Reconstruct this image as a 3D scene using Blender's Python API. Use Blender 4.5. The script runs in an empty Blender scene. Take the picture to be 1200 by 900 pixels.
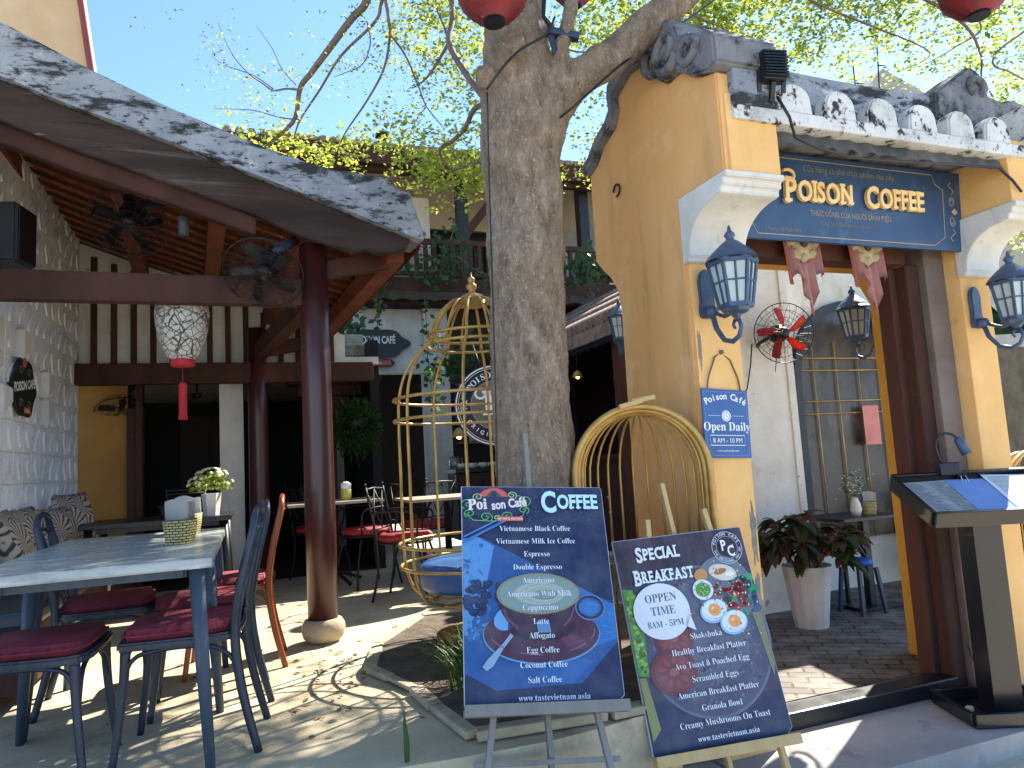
import bpy, bmesh, math, random
import numpy as np
from mathutils import Vector, Matrix, Quaternion
random.seed(7); np.random.seed(7)
R = math.radians
SC = bpy.context.scene; COL = SC.collection
# ---------------------------------------------------------------- camera, light, exposure
cam_d = bpy.data.cameras.new('camera'); cam = bpy.data.objects.new('camera', cam_d); COL.objects.link(cam)
cam_d.sensor_fit = 'HORIZONTAL'; cam_d.sensor_width = 36; cam_d.lens = 832/1200*36
cam_d.clip_start = .05; cam_d.clip_end = 2000
CAM0 = Vector((0, 0, 1.03)); CR = Matrix.Rotation(R(96.1), 3, 'X') @ Matrix.Rotation(R(-3.3), 3, 'Z')
cam.matrix_world = Matrix.Translation(CAM0) @ CR.to_4x4()
SC.camera = cam
SUN_AZ, SUN_EL = R(38), R(44)
w = bpy.data.worlds.new('World'); SC.world = w; w.use_nodes = True
nt = w.node_tree; bg = nt.nodes['Background']
sky = nt.nodes.new('ShaderNodeTexSky'); sky.sky_type = 'NISHITA'; sky.sun_disc = False
sky.sun_elevation = SUN_EL; sky.sun_rotation = SUN_AZ
sky.air_density = 0.75; sky.dust_density = 0.1; sky.ozone_density = 5.0; sky.altitude = 10
nt.links.new(sky.outputs[0], bg.inputs[0]); bg.inputs[1].default_value = 0.135
sl = bpy.data.lights.new('sun', 'SUN'); sl.energy = 4.8; sl.angle = R(.53); sl.color = (1, .93, .82)
so = bpy.data.objects.new('sun', sl); COL.objects.link(so)
sd = Vector((math.sin(SUN_AZ)*math.cos(SUN_EL), math.cos(SUN_AZ)*math.cos(SUN_EL), math.sin(SUN_EL)))
so.rotation_mode = 'QUATERNION'; so.rotation_quaternion = sd.to_track_quat('Z', 'Y'); so.location = sd*30
SC.view_settings.view_transform = 'Standard'; SC.view_settings.look = 'None'
SC.view_settings.exposure = 1.7; SC.view_settings.gamma = 1; SC.view_settings.use_curve_mapping = False
SC.render.engine = 'CYCLES'
SC.cycles.use_denoising = True
SC.cycles.max_bounces = 8; SC.cycles.transparent_max_bounces = 8
# ---------------------------------------------------------------- frames
AZ = R(20.5)
UX = Vector((math.cos(AZ), math.sin(AZ), 0)); VX = Vector((-math.sin(AZ), math.cos(AZ), 0))
def SW(u, v, z): return UX*u + VX*v + Vector((0, 0, z))            # site frame -> world
def ray(x, y): return CR @ Vector(((x-600)/832, -(y-450)/832, -1))
def P(x, y, Y): d = ray(x, y); return CAM0 + d*(Y/d.y)
def toS(p): return Vector((p.dot(UX), p.dot(VX), p.z))
def lin(h):
    h = h.lstrip('#'); o = []
    for i in (0, 2, 4):
        c = int(h[i:i+2], 16)/255; o.append(c/12.92 if c <= .04045 else ((c+.055)/1.055)**2.4)
    return tuple(o)+(1,)
# ---------------------------------------------------------------- materials
def newmat(name):
    m = bpy.data.materials.new(name); m.use_nodes = True
    n = m.node_tree; return m, n, n.nodes['Principled BSDF'], n.links
def _noise(n, l, co, scale, detail=6, rough=.6, st=None):
    t = n.nodes.new('ShaderNodeTexNoise'); t.inputs['Scale'].default_value = scale
    t.inputs['Detail'].default_value = detail; t.inputs['Roughness'].default_value = rough
    if st:
        mp = n.nodes.new('ShaderNodeMapping'); mp.inputs['Scale'].default_value = st
        l.new(co, mp.inputs[0]); l.new(mp.outputs[0], t.inputs[0])
    else: l.new(co, t.inputs[0])
    return t.outputs[0]
def _ramp(n, l, f, a, b):
    r = n.nodes.new('ShaderNodeMapRange'); r.inputs[1].default_value = a; r.inputs[2].default_value = b
    l.new(f, r.inputs[0]); return r.outputs[0]
def _mix(n, l, f, a, b):
    m = n.nodes.new('ShaderNodeMix'); m.data_type = 'RGBA'
    for i, x in ((0, f), (6, a), (7, b)):
        if isinstance(x, (tuple, float, int)): m.inputs[i].default_value = x
        else: l.new(x, m.inputs[i])
    return m.outputs[2]
def mat(name, c1, c2=None, scale=6, rough=.6, bump=0, bscale=None, st=None, layers=(), metal=0, spec=.5, lo=.35, hi=.65, coat=0, emit=None, es=0, rvar=.0):
    """c1..c2 noise mix; layers: (colour, scale, lo, hi, stretch)"""
    m, n, b, l = newmat(name)
    tc = n.nodes.new('ShaderNodeTexCoord').outputs['Object']
    c1 = lin(c1); c2 = lin(c2) if c2 else tuple(x*.8 for x in c1[:3])+(1,)
    f = _noise(n, l, tc, scale, 8, .62, st)
    col = _mix(n, l, _ramp(n, l, f, lo, hi), c1, c2)
    for (lc, ls, a, bb, lst) in layers:
        col = _mix(n, l, _ramp(n, l, _noise(n, l, tc, ls, 10, .68, lst), a, bb), col, lin(lc))
    l.new(col, b.inputs['Base Color'])
    b.inputs['Roughness'].default_value = rough; b.inputs['Metallic'].default_value = metal
    b.inputs['Specular IOR Level'].default_value = spec
    b.inputs['Coat Weight'].default_value = coat
    if rvar:
        rr = n.nodes.new('ShaderNodeMapRange'); rr.inputs[3].default_value = max(0, rough-rvar); rr.inputs[4].default_value = min(1, rough+rvar)
        l.new(_noise(n, l, tc, scale*2.3, 5), rr.inputs[0]); l.new(rr.outputs[0], b.inputs['Roughness'])
    if emit: b.inputs['Emission Color'].default_value = lin(emit); b.inputs['Emission Strength'].default_value = es
    if bump:
        bp = n.nodes.new('ShaderNodeBump'); bp.inputs['Strength'].default_value = bump; bp.inputs['Distance'].default_value = .02
        l.new(_noise(n, l, tc, bscale or scale*4, 8, .65, st), bp.inputs['Height']); l.new(bp.outputs[0], b.inputs['Normal'])
    return m
def colmat(name, rough=.4, coat=0):
    m, n, b, l = newmat(name)
    a = n.nodes.new('ShaderNodeVertexColor'); a.layer_name = 'Col'
    tc = n.nodes.new('ShaderNodeTexCoord').outputs['Object']
    c = _mix(n, l, _ramp(n, l, _noise(n, l, tc, 9, 8), .4, .8), a.outputs[0], (.5, .5, .5, 1))
    mm = n.nodes.new('ShaderNodeMix'); mm.data_type = 'RGBA'; mm.inputs[0].default_value = .12
    l.new(a.outputs[0], mm.inputs[6]); l.new(c, mm.inputs[7]); l.new(mm.outputs[2], b.inputs['Base Color'])
    b.inputs['Roughness'].default_value = rough; b.inputs['Coat Weight'].default_value = coat
    return m
def leafmat(name, c1, c2, trans):
    m, n, b, l = newmat(name)
    oi = n.nodes.new('ShaderNodeVertexColor'); oi.layer_name = 'Col'
    sp = n.nodes.new('ShaderNodeSeparateColor'); l.new(oi.outputs[0], sp.inputs[0])
    col = _mix(n, l, sp.outputs[0], lin(c1), lin(c2)); l.new(col, b.inputs['Base Color'])
    b.inputs['Roughness'].default_value = .45
    t = n.nodes.new('ShaderNodeBsdfTranslucent')
    tcol = _mix(n, l, sp.outputs[0], lin(trans[0]), lin(trans[1])); l.new(tcol, t.inputs[0])
    ms = n.nodes.new('ShaderNodeMixShader'); ms.inputs[0].default_value = .5
    l.new(b.outputs[0], ms.inputs[1]); l.new(t.outputs[0], ms.inputs[2])
    l.new(ms.outputs[0], n.nodes['Material Output'].inputs[0])
    return m
# ---------------------------------------------------------------- mesh builder
class MB:
    def __init__(s): s.bm = bmesh.new(); s.cl = s.bm.loops.layers.float_color.new('Col'); s.col = (1, 1, 1, 1)
    def _paint(s, faces):
        for f in faces:
            for lp in f.loops: lp[s.cl] = s.col
    def face(s, pts, smooth=False):
        f = s.bm.faces.new([s.bm.verts.new(p) for p in pts]); f.smooth = smooth; s._paint([f]); return f
    def box(s, x0, x1, y0, y1, z0, z1, bev=0, M=None):
        vs = [s.bm.verts.new((x, y, z)) for x in (x0, x1) for y in (y0, y1) for z in (z0, z1)]
        fs = [s.bm.faces.new([vs[i] for i in q]) for q in ((0,1,3,2),(4,6,7,5),(0,4,5,1),(2,3,7,6),(0,2,6,4),(1,5,7,3))]
        if bev:
            g = bmesh.ops.bevel(s.bm, geom=list({e for f in fs for e in f.edges}), offset=bev, segments=2, affect='EDGES', profile=.6)
            fs = [f for f in {f for v in g['verts'] for f in v.link_faces} | {f for f in fs if f.is_valid}]
            vs = list({v for f in fs for v in f.verts})
        s._paint(fs)
        if M is not None:
            for v in vs: v.co = M @ v.co
        return vs
    def bar(s, a, b, w, h, bev=0, up=(0, 0, 1)):
        a = Vector(a); b = Vector(b); d = b-a; L = d.length; y = d.normalized(); up = Vector(up)
        if abs(y.dot(up)) > .98: up = Vector((1, 0, 0))
        x = y.cross(up).normalized(); z = x.cross(y)
        M = Matrix((( x.x, y.x, z.x, a.x), (x.y, y.y, z.y, a.y), (x.z, y.z, z.z, a.z), (0, 0, 0, 1)))
        return s.box(-w/2, w/2, 0, L, -h/2, h/2, bev, M)
    def tube(s, pts, r, n=8, cap=True, closed=False, flat=1):
        pts = [Vector(p) for p in pts]; N = len(pts)
        rs = r if isinstance(r, (list, tuple)) else [r]*N
        rings = []; prev = None
        for i, p in enumerate(pts):
            if closed: t = pts[(i+1) % N]-pts[i-1]
            else: t = pts[min(i+1, N-1)]-pts[max(i-1, 0)]
            t = t.normalized() if t.length > 1e-9 else Vector((0, 0, 1))
            if prev is None:
                ref = Vector((0, 0, 1)) if abs(t.z) < .9 else Vector((1, 0, 0)); x = t.cross(ref).normalized()
            else:
                x = prev - t*prev.dot(t); x = x.normalized() if x.length > 1e-6 else t.orthogonal().normalized()
            prev = x; y = t.cross(x)
            rings.append([s.bm.verts.new(p + x*rs[i]*math.cos(2*math.pi*k/n) + y*rs[i]*flat*math.sin(2*math.pi*k/n)) for k in range(n)])
        fs = []
        for i in range(N if closed else N-1):
            A, B = rings[i], rings[(i+1) % N]
            for k in range(n):
                f = s.bm.faces.new((A[k], A[(k+1) % n], B[(k+1) % n], B[k])); f.smooth = True; fs.append(f)
        if cap and not closed:
            fs.append(s.bm.faces.new(rings[0][::-1])); fs.append(s.bm.faces.new(rings[-1]))
        s._paint(fs)
    def lathe(s, prof, n=24, c=(0, 0, 0), ax=None, fx=1, smooth=True):
        """prof: (r,z) list"""
        c = Vector(c); rings = []; fs = []
        for r, z in prof:
            if r < 1e-5: rings.append([s.bm.verts.new(c+Vector((0, 0, z)))])
            else: rings.append([s.bm.verts.new(c+Vector((r*fx*math.cos(2*math.pi*k/n), r*math.sin(2*math.pi*k/n), z))) for k in range(n)])
        for A, B in zip(rings, rings[1:]):
            for k in range(n):
                q = [A[k % len(A)], A[(k+1) % len(A)], B[(k+1) % len(B)], B[k % len(B)]]
                q = list(dict.fromkeys(q))
                if len(q) > 2:
                    try: f = s.bm.faces.new(q); f.smooth = smooth; fs.append(f)
                    except ValueError: pass
        for A in (rings[0], rings[-1]):
            if len(A) > 2: fs.append(s.bm.faces.new(A))
        s._paint(fs); vs = [v for r_ in rings for v in r_]
        if ax is not None:
            q = Vector((0, 0, 1)).rotation_difference(Vector(ax))
            for v in vs: v.co = c + q @ (v.co-c)
        return vs
    def prism(s, poly, a, b, axis='u', bev=0):
        """poly in the two other axes, extruded from a to b along axis u/v/z"""
        f3 = {'u': lambda p, t: (t, p[0], p[1]), 'v': lambda p, t: (p[0], t, p[1]), 'z': lambda p, t: (p[0], p[1], t)}[axis]
        A = [s.bm.verts.new(f3(p, a)) for p in poly]; B = [s.bm.verts.new(f3(p, b)) for p in poly]
        N = len(poly); fs = [s.bm.faces.new(A), s.bm.faces.new(B[::-1])]
        for i in range(N): fs.append(s.bm.faces.new((A[i], B[i], B[(i+1) % N], A[(i+1) % N])))
        bmesh.ops.recalc_face_normals(s.bm, faces=fs)
        s._paint(fs)
        if bev: bmesh.ops.bevel(s.bm, geom=list({e for f in fs for e in f.edges}), offset=bev, segments=2, affect='EDGES')
    def strip(s, cols, smooth=True, thick=0):
        """grid of points -> sheet"""
        V = [[s.bm.verts.new(p) for p in c] for c in cols]; fs = []
        for A, B in zip(V, V[1:]):
            for k in range(len(A)-1):
                f = s.bm.faces.new((A[k], B[k], B[k+1], A[k+1])); f.smooth = smooth; fs.append(f)
        s._paint(fs)
        if thick: 
            g = bmesh.ops.solidify(s.bm, geom=fs, thickness=thick)
            s._paint([x for x in g['geom'] if isinstance(x, bmesh.types.BMFace)])
    # ---- flat artwork, drawn in the local xz plane facing -y
    lay = 0.0; step = .0005
    def up(s): s.lay -= s.step; return s
    def poly(s, pts, col=None):
        if col: s.col = lin(col)
        bmv = [s.bm.verts.new((x, s.lay, z)) for x, z in pts]
        f = s.bm.faces.new(bmv); s._paint([f])
        f.normal_update()
        if f.normal.y > 0: f.normal_flip()
    def rect(s, x0, x1, z0, z1, col=None): s.poly([(x0, z0), (x1, z0), (x1, z1), (x0, z1)], col)
    def ell(s, cx, cz, rx, rz, col=None, n=40, rot=0, a0=0, a1=360):
        pts = []
        for k in range(n if a1-a0 >= 360 else n+1):
            a = R(a0+(a1-a0)*k/n); x, z = rx*math.cos(a), rz*math.sin(a)
            pts.append((cx+x*math.cos(rot)-z*math.sin(rot), cz+x*math.sin(rot)+z*math.cos(rot)))
        s.poly(pts, col)
    def stroke(s, pts, wd, col=None, closed=False):
        if col: s.col = lin(col)
        pts = [Vector((x, z)) for x, z in pts]; N = len(pts); L = []; Rr = []
        for i in range(N):
            if closed: t = pts[(i+1) % N]-pts[i-1]
            else: t = pts[min(i+1, N-1)]-pts[max(i-1, 0)]
            t.normalize(); nrm = Vector((-t.y, t.x))*wd/2
            L.append(s.bm.verts.new((pts[i].x+nrm.x, s.lay, pts[i].y+nrm.y))); Rr.append(s.bm.verts.new((pts[i].x-nrm.x, s.lay, pts[i].y-nrm.y)))
        fs = [s.bm.faces.new((L[i], L[(i+1) % N], Rr[(i+1) % N], Rr[i])) for i in range(N if closed else N-1)]
        s._paint(fs)
    def ring(s, cx, cz, rx, rz, wd, col=None, n=48, a0=0, a1=360):
        full = a1-a0 >= 360
        s.stroke([(cx+rx*math.cos(R(a0+(a1-a0)*k/n)), cz+rz*math.sin(R(a0+(a1-a0)*k/n))) for k in range(n if full else n+1)], wd, col, full)
    def text(s, body, size, x=0, z=0, font='serif', sx=1, align='CENTER', col=None, bold=0, ext=0, rot=0, slab=0):
        if col: s.col = lin(col)
        me, = [textmesh(body, font, align, bold, ext/size if size else 0)]
        base = len(s.bm.verts); s.bm.verts.ensure_lookup_table(); nf = len(s.bm.faces)
        tmp = bmesh.new(); tmp.from_mesh(me); vm = {}
        c, sn = math.cos(rot), math.sin(rot)
        for v in tmp.verts:
            a, b2 = v.co.x*size*sx, v.co.y*size
            vm[v.index] = s.bm.verts.new((x+a*c-b2*sn, s.lay - (v.co.z*size), z+a*sn+b2*c))
        fs = []
        for f in tmp.faces:
            try: fs.append(s.bm.faces.new([vm[v.index] for v in f.verts]))
            except ValueError: pass
        s._paint(fs); tmp.free()
    def arctext(s, body, size, cx, cz, r, mid, span, font='serif', col=None, inward=False, bold=0, sx=1):
        N = len(body)
        for i, ch in enumerate(body):
            if ch == ' ': continue
            t = (i+.5)/N-.5
            a = R(mid - t*span) if not inward else R(mid + t*span)
            rot = a-math.pi/2 if not inward else a+math.pi/2
            s.text(ch, size, cx+r*math.cos(a), cz+r*math.sin(a), font, sx, 'CENTER', col, bold, 0, rot)
_tc = {}
def serif(t):
    o = ''
    for ch in t:
        if 'A' <= ch <= 'Z': o += chr(0x1D400+ord(ch)-65)
        elif 'a' <= ch <= 'z': o += chr(0x1D41A+ord(ch)-97)
        elif '0' <= ch <= '9': o += chr(0x1D7CE+ord(ch)-48)
        else: o += ch
    return o
def textmesh(body, font, align, bold, ext):
    k = (body, font, align, bold, round(ext, 4))
    if k in _tc: return _tc[k]
    c = bpy.data.curves.new('lettering', 'FONT'); c.body = serif(body) if font == 'serif' else body
    c.size = 1; c.align_x = align; c.offset = bold; c.extrude = ext; c.resolution_u = 3
    o = bpy.data.objects.new('lettering', c); COL.objects.link(o)
    bpy.context.view_layer.update()
    me = bpy.data.meshes.new_from_object(o.evaluated_get(bpy.context.evaluated_depsgraph_get()))
    bpy.data.objects.remove(o); bpy.data.curves.remove(c); _tc[k] = me
    return me
# ---------------------------------------------------------------- objects
OFF = {}
def link(name, mb, m, parent=None, off=None, smooth=None):
    off = Vector(off) if off is not None else (OFF.get(parent.name, Vector()) if parent else Vector())
    me = bpy.data.meshes.new(name)
    for v in mb.bm.verts: v.co -= off
    mb.bm.to_mesh(me); mb.bm.free(); me.materials.append(m)
    o = bpy.data.objects.new(name, me); COL.objects.link(o)
    if parent: o.parent = parent; OFF[o.name] = off
    return o
part = link
def props(o, label, cat, group=None, kind=None):
    if label: o['label'] = label
    if cat: o['category'] = cat
    if group: o['group'] = group
    if kind: o['kind'] = kind
    return o
def thing(name, label, cat, loc=(0, 0, 0), rz=0, group=None, local=False):
    """Empty at a site point; parts are written in site coordinates (or local ones)"""
    o = bpy.data.objects.new(name, None); COL.objects.link(o); o.empty_display_size = .1
    o.location = SW(*loc); o.rotation_euler = (0, 0, AZ+rz)
    OFF[o.name] = Vector() if local else Vector(loc)
    return props(o, label, cat, group)
def wthing(name, label, cat, M, group=None):
    o = bpy.data.objects.new(name, None); COL.objects.link(o); o.matrix_world = M; OFF[o.name] = Vector()
    o.empty_display_size = .1
    return props(o, label, cat, group)
def solo(name, mb, m, label, cat, loc=(0, 0, 0), rz=0, group=None, local=False, kind=None):
    o = link(name, mb, m, None, (0, 0, 0) if local else loc)
    o.location = SW(*loc); o.rotation_euler = (0, 0, AZ+rz)
    return props(o, label, cat, group, kind)
def copy_tree(o, parent=None):
    c = o.copy(); COL.objects.link(c)
    if parent: c.parent = parent
    for ch in list(o.children): copy_tree(ch, c)
    return c
def dup(o, loc, rz, label, group=None):
    c = copy_tree(o); c.location = SW(*loc); c.rotation_euler = (0, 0, AZ+rz); c['label'] = label
    if group: c['group'] = group
    return c
def wob(mb, amp, sc=3.0, ax=(1, 1, 1)):
    from mathutils import noise
    for v in mb.bm.verts:
        n = noise.noise_vector(v.co*sc)
        v.co += Vector((n.x*ax[0], n.y*ax[1], n.z*ax[2]))*amp
def subdiv(mb, cuts):
    bmesh.ops.subdivide_edges(mb.bm, edges=mb.bm.edges[:], cuts=cuts, use_grid_fill=True)
# ---------------------------------------------------------------- palette
M_yel = mat('ochre_plaster', '#e4b174', '#d9a362', 2.2, .85, .12, 30, layers=(('#c99c60', 1.2, .5, .75, (1, 1, .4)), ('#bd9258', 7, .56, .74, (1, 1, .10)), ('#ebc592', 2.2, .56, .74, None), ('#8a6a42', 7, .64, .8, (1, 1, .35)), ('#5b4a34', 34, .70, .76, (1, 1, .6)), ('#e8c892', 3.5, .6, .8, (1, 1, .5))))
M_yel2 = mat('yellow_plaster', '#e8bb78', '#deac68', 2.5, .85, .1, 30, layers=(('#cfa768', 5, .54, .72, (1, 1, .12)), ('#efcd98', 3, .56, .76, None), ('#8d7a58', 7, .64, .76, (1, 1, .5)), ('#6a5c44', 40, .69, .74, None)))
M_yelin = mat('inner_ochre', '#d9a440', '#cc9734', 3, .8, .08, 30, layers=(('#8a6a3a', 10, .68, .8, None),))
M_white = mat('white_stucco', '#d9d8d1', '#c3c2ba', 3, .8, .12, 30, layers=(('#a3a096', 5, .56, .76, (1, 1, .15)), ('#8c8a82', 9, .62, .76, None), ('#5e5b54', 45, .68, .73, None)))
M_oldwhite = mat('lichen_white', '#d3d4d0', '#b9bbb8', 5, .85, .2, 40, layers=(('#8d8c85', 5, .54, .76, None), ('#2a2a28', 15, .55, .61, (1, 1, .8)), ('#3a3a37', 40, .6, .66, None)))
M_dirtwall = mat('patchy_white_wall', '#e4dfd2', '#d0c9b9', 2.2, .85, .25, 30, layers=(('#b5a27c', 1.8, .55, .75, (1, 1, .6)), ('#7a6e5c', 5, .62, .74, (1, 1, .6)), ('#3e3a35', 16, .64, .7, None), ('#ddd8cc', 7, .6, .7, None)))
M_conc = mat('weathered_concrete', '#9da3ab', '#7f868e', 4, .9, .4, 26, layers=(('#b9bec2', 11, .58, .68, None), ('#2f3235', 10, .50, .58, (.35, 1, 1)), ('#26292c', 30, .55, .62, (.5, 1, 1)), ('#c6c9ca', 40, .66, .7, None)))
M_barge = mat('barge_timber', '#463a35', '#2f2622', 5, .8, .4, 40, spec=.2, st=(.2, 1, 1.6), layers=(('#6b615b', 7, .56, .74, (.12, 1, 1.8)), ('#4a2b24', 4, .56, .74, (.3, 1, 1)), ('#8a8078', 22, .66, .74, (.1, 1, 2)), ('#1f1916', 16, .60, .68, (.08, 1, 2))))
M_dconc = mat('dark_concrete', '#85868a', '#66686c', 5, .9, .4, 26, layers=(('#1e1f20', 7, .5, .62, None), ('#8e8f90', 14, .63, .72, None)))
M_ledge = mat('ledge_concrete', '#a3a29e', '#8e8d8a', 3, .8, .15, 40, layers=(('#6a6a68', 5, .58, .74, None), ('#c0beb8', 18, .68, .78, None)), rvar=.15)
M_street = mat('street_concrete', '#cbbfa8', '#b5a991', 2, .9, .2, 40, layers=(('#9c917c', 4, .55, .75, None),))
M_floor = mat('terrace_cement', '#c9bb9c', '#a89a7c', 1.6, .85, .3, 40, layers=(('#82765f', 2.4, .54, .72, None), ('#8d8672', 22, .62, .72, None), ('#5f5747', 7, .66, .74, None), ('#d8ccb0', 11, .62, .74, None)))
M_soil = mat('planter_soil', '#675b4b', '#463d32', 8, .95, .6, 40)
M_wood = mat('dark_timber', '#4f3229', '#36221b', 3, .75, .2, 40, spec=.25, st=(1, 1, .2), layers=(('#6b5348', 5, .64, .8, None),))
M_wood2 = mat('grey_brown_timber', '#766a62', '#5a4e47', 3, .7, .25, 40, st=(.3, 1, 1), layers=(('#77706a', 4, .58, .8, (.3, 1, 1)), ('#3a2019', 5, .6, .75, (.4, 1, 1))))
M_colm = mat('lacquered_column', '#4a2420', '#3a1b19', 4, .32, .06, 30, st=(1, 1, .3), layers=(('#8d7358', 40, .71, .74, (1, 1, .35)), ('#2a1412', 3, .6, .8, None)))
M_raft = mat('rafter_wood', '#7e4a34', '#613525', 4, .75, .1, 40, spec=.25)
M_clay = mat('clay_tile', '#ea9a6c', '#c97a50', 7, .85, .2, 40, layers=(('#5b3a2a', 5, .6, .75, None),))
M_oldtile = mat('old_roof_tile', '#a08a78', '#7a675a', 6, .9, .3, 40, layers=(('#4a4138', 8, .56, .7, None),))
M_blk = mat('black_paint', '#17181b', '#0f1012', 6, .4, .05, 50)
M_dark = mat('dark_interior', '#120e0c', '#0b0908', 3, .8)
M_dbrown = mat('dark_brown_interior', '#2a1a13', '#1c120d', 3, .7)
M_blue = mat('blue_paint', '#2c4058', '#223349', 5, .45, .08, 50, layers=(('#4a5a6c', 20, .66, .74, None),))
M_chair = mat('navy_bentwood', '#253242', '#1a2430', 9, .42, .12, 60, st=(1, 1, .25), layers=(('#46525f', 16, .60, .72, (1, 1, .3)), ('#7a7468', 60, .68, .72, None)), rvar=.12)
M_table = mat('blue_table_paint', '#3c4c5c', '#2a3846', 8, .5, .15, 60, st=(1, 1, .2), layers=(('#62717a', 9, .58, .74, (1, 1, .2)), ('#8d8676', 40, .66, .71, (1, 1, .5)), ('#20262c', 24, .64, .7, (1, 1, .3))), rvar=.15)
M_ttop = mat('worn_table_top', '#b7bab3', '#939c9a', 4, .24, .08, 40, st=(.3, 1, 1), layers=(('#5d686c', 5, .54, .72, (.25, 1.4, 1)), ('#3f4a50', 22, .62, .70, (.12, 1.5, 1)), ('#cfcfc6', 16, .62, .72, (.3, 1, 1)), ('#2c353b', 50, .68, .72, None)), rvar=.14)
M_cush = mat('wine_red_cloth', '#862b39', '#70222f', 9, .85, .2, 120)
M_redc = mat('red_seat', '#a4242c', '#8c1d24', 9, .7, .1, 90)
M_gold = mat('gold_paint', '#c6a05a', '#a5803f', 8, .42, .1, 60, layers=(('#6b4a1c', 14, .62, .74, None),), metal=.35)
M_lanb = mat('blue_lantern_metal', '#4c6079', '#394c64', 9, .5, .15, 50, layers=(('#8693a0', 22, .62, .72, None),), metal=.2)
M_frost = mat('frosted_glass', '#b9c4c0', '#a3b0ac', 7, .35, .03, 40)
M_orange = mat('orange_plastic', '#c9382a', '#b32f23', 5, .4)
M_brown = mat('varnished_wood', '#9a4f22', '#7d3c18', 5, .35, .05, 40, st=(1, 1, .25))
M_ironb = mat('black_iron', '#1c1a1a', '#2a2624', 12, .5, .1, 60, metal=.4)
M_bsky = mat('blue_vinyl', '#2f5f9a', '#264f84', 5, .4, .04, 40)
M_easelg = mat('grey_driftwood', '#8d8880', '#77726a', 6, .85, .2, 50, st=(1, 1, .3))
M_easely = mat('pine_wood', '#d0b27a', '#b99860', 6, .7, .1, 50, st=(1, 1, .3))
M_paper = mat('paper', '#eceeee', '#dfe3e6', 4, .8)
M_bluep = mat('blue_paper', '#7f9fd0', '#7595c8', 4, .8)
M_pink = mat('pink_cloth', '#dba79d', '#c88a80', 7, .85, .1, 80)
M_potw = mat('white_pot', '#d5cfc4', '#c7c0b4', 5, .5, .03, 30)
M_redl = mat('red_silk', '#7e1d20', '#5e1416', 8, .6, .2, 60, layers=(('#c25a4a', 22, .64, .7, None),))
M_tass = mat('red_tassel', '#c0242c', '#a01c24', 30, .8, .3, 90, st=(1, 1, .1))
M_green1 = leafmat('leaf', '#4a6424', '#8a9c3c', ('#68882e', '#d6dc62'))
M_green2 = leafmat('dark_leaf', '#24421c', '#41622a', ('#3a6020', '#6a8a30'))
M_cordy = leafmat('red_green_leaf', '#2c4a22', '#6a3a34', ('#3e5c26', '#8a4a40'))
M_art = colmat('print', .42, .1)
M_paint = colmat('painted_print', .6)
# ================================================================= SETTING
def sheet(name, poly, z, m, thick=None):
    mb = MB()
    if thick: mb.prism(poly, z-thick, z, 'z')
    else: mb.face([(x, y, z) for x, y in poly])
    o = link(name, mb, m); o.rotation_euler = (0, 0, AZ); o['kind'] = 'structure'; return o
sheet('ground', [(-400, -400), (400, -400), (400, 400), (-400, 400)], -.47, M_street)
sheet('gate_platform', [(1.95, 2.47), (7.5, 2.47), (7.5, 9.0), (1.95, 9.0)], -.37, M_ledge, .3)
mb = MB(); mb.prism([(1.3, 2.5), (1.945, 2.5), (1.945, 2.9), (1.3, 2.9)], -.7, -.372, 'z', .01)
o = link('gate_step', mb, M_ledge); o.rotation_euler = (0, 0, AZ); o['kind'] = 'structure'
# terrace slab with an uneven front edge
front = []
for i in range(41):
    u = -6+i*.19; front.append((min(u, 1.6), 2.56+.03*math.sin(u*5)+random.uniform(-.012, .012)))
terr = front+[(1.6, 2.95), (1.94, 2.95), (1.94, 14), (-6, 14)]
mb = MB(); mb.prism(terr, -.9, 0, 'z')
o = link('terrace_floor', mb, M_floor); o.rotation_euler = (0, 0, AZ); o['kind'] = 'structure'
mb = MB(); mb.face([(1.942, 4.5, -.012), (9, 4.5, -.012), (9, 14, -.012), (1.942, 14, -.012)])
# courtyard floor on the terrace level beyond the gate's court wall
# brick paving under the gate
m, n, b, l = newmat('brick_paving')
tc = n.nodes.new('ShaderNodeTexCoord'); mp = n.nodes.new('ShaderNodeMapping'); mp.inputs['Rotation'].default_value = (0, 0, R(35))
br = n.nodes.new('ShaderNodeTexBrick'); br.inputs['Color1'].default_value = lin('#6f675c'); br.inputs['Color2'].default_value = lin('#574f46'); br.inputs['Mortar'].default_value = lin('#26221e')
br.inputs['Scale'].default_value = 1; br.inputs['Brick Width'].default_value = .2; br.inputs['Row Height'].default_value = .1; br.inputs['Mortar Size'].default_value = .008; br.inputs['Mortar Smooth'].default_value = .3
l.new(tc.outputs['Object'], mp.inputs[0]); l.new(mp.outputs[0], br.inputs[0])
dc = _mix(n, l, _ramp(n, l, _noise(n, l, tc.outputs['Object'], 5, 8), .45, .7), br.outputs[0], lin('#8d867b')); l.new(dc, b.inputs['Base Color'])
bp = n.nodes.new('ShaderNodeBump'); bp.inputs['Strength'].default_value = .7; bp.inputs['Distance'].default_value = .02; bp.invert = True
l.new(br.outputs[1], bp.inputs['Height']); l.new(bp.outputs[0], b.inputs['Normal']); b.inputs['Roughness'].default_value = .75
M_brickp = m
sheet('gate_paving', [(2.27, 3.3), (3.98, 3.3), (7.4, 3.9), (7.4, 6), (2.27, 6)], -.364, M_brickp)

# ================================================================= GATE
gate = thing('gate_building', 'ochre plaster gateway with grey tiled roof and white scrolled brackets at right', 'gateway', (3.04, 2.85, -.37))
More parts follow.
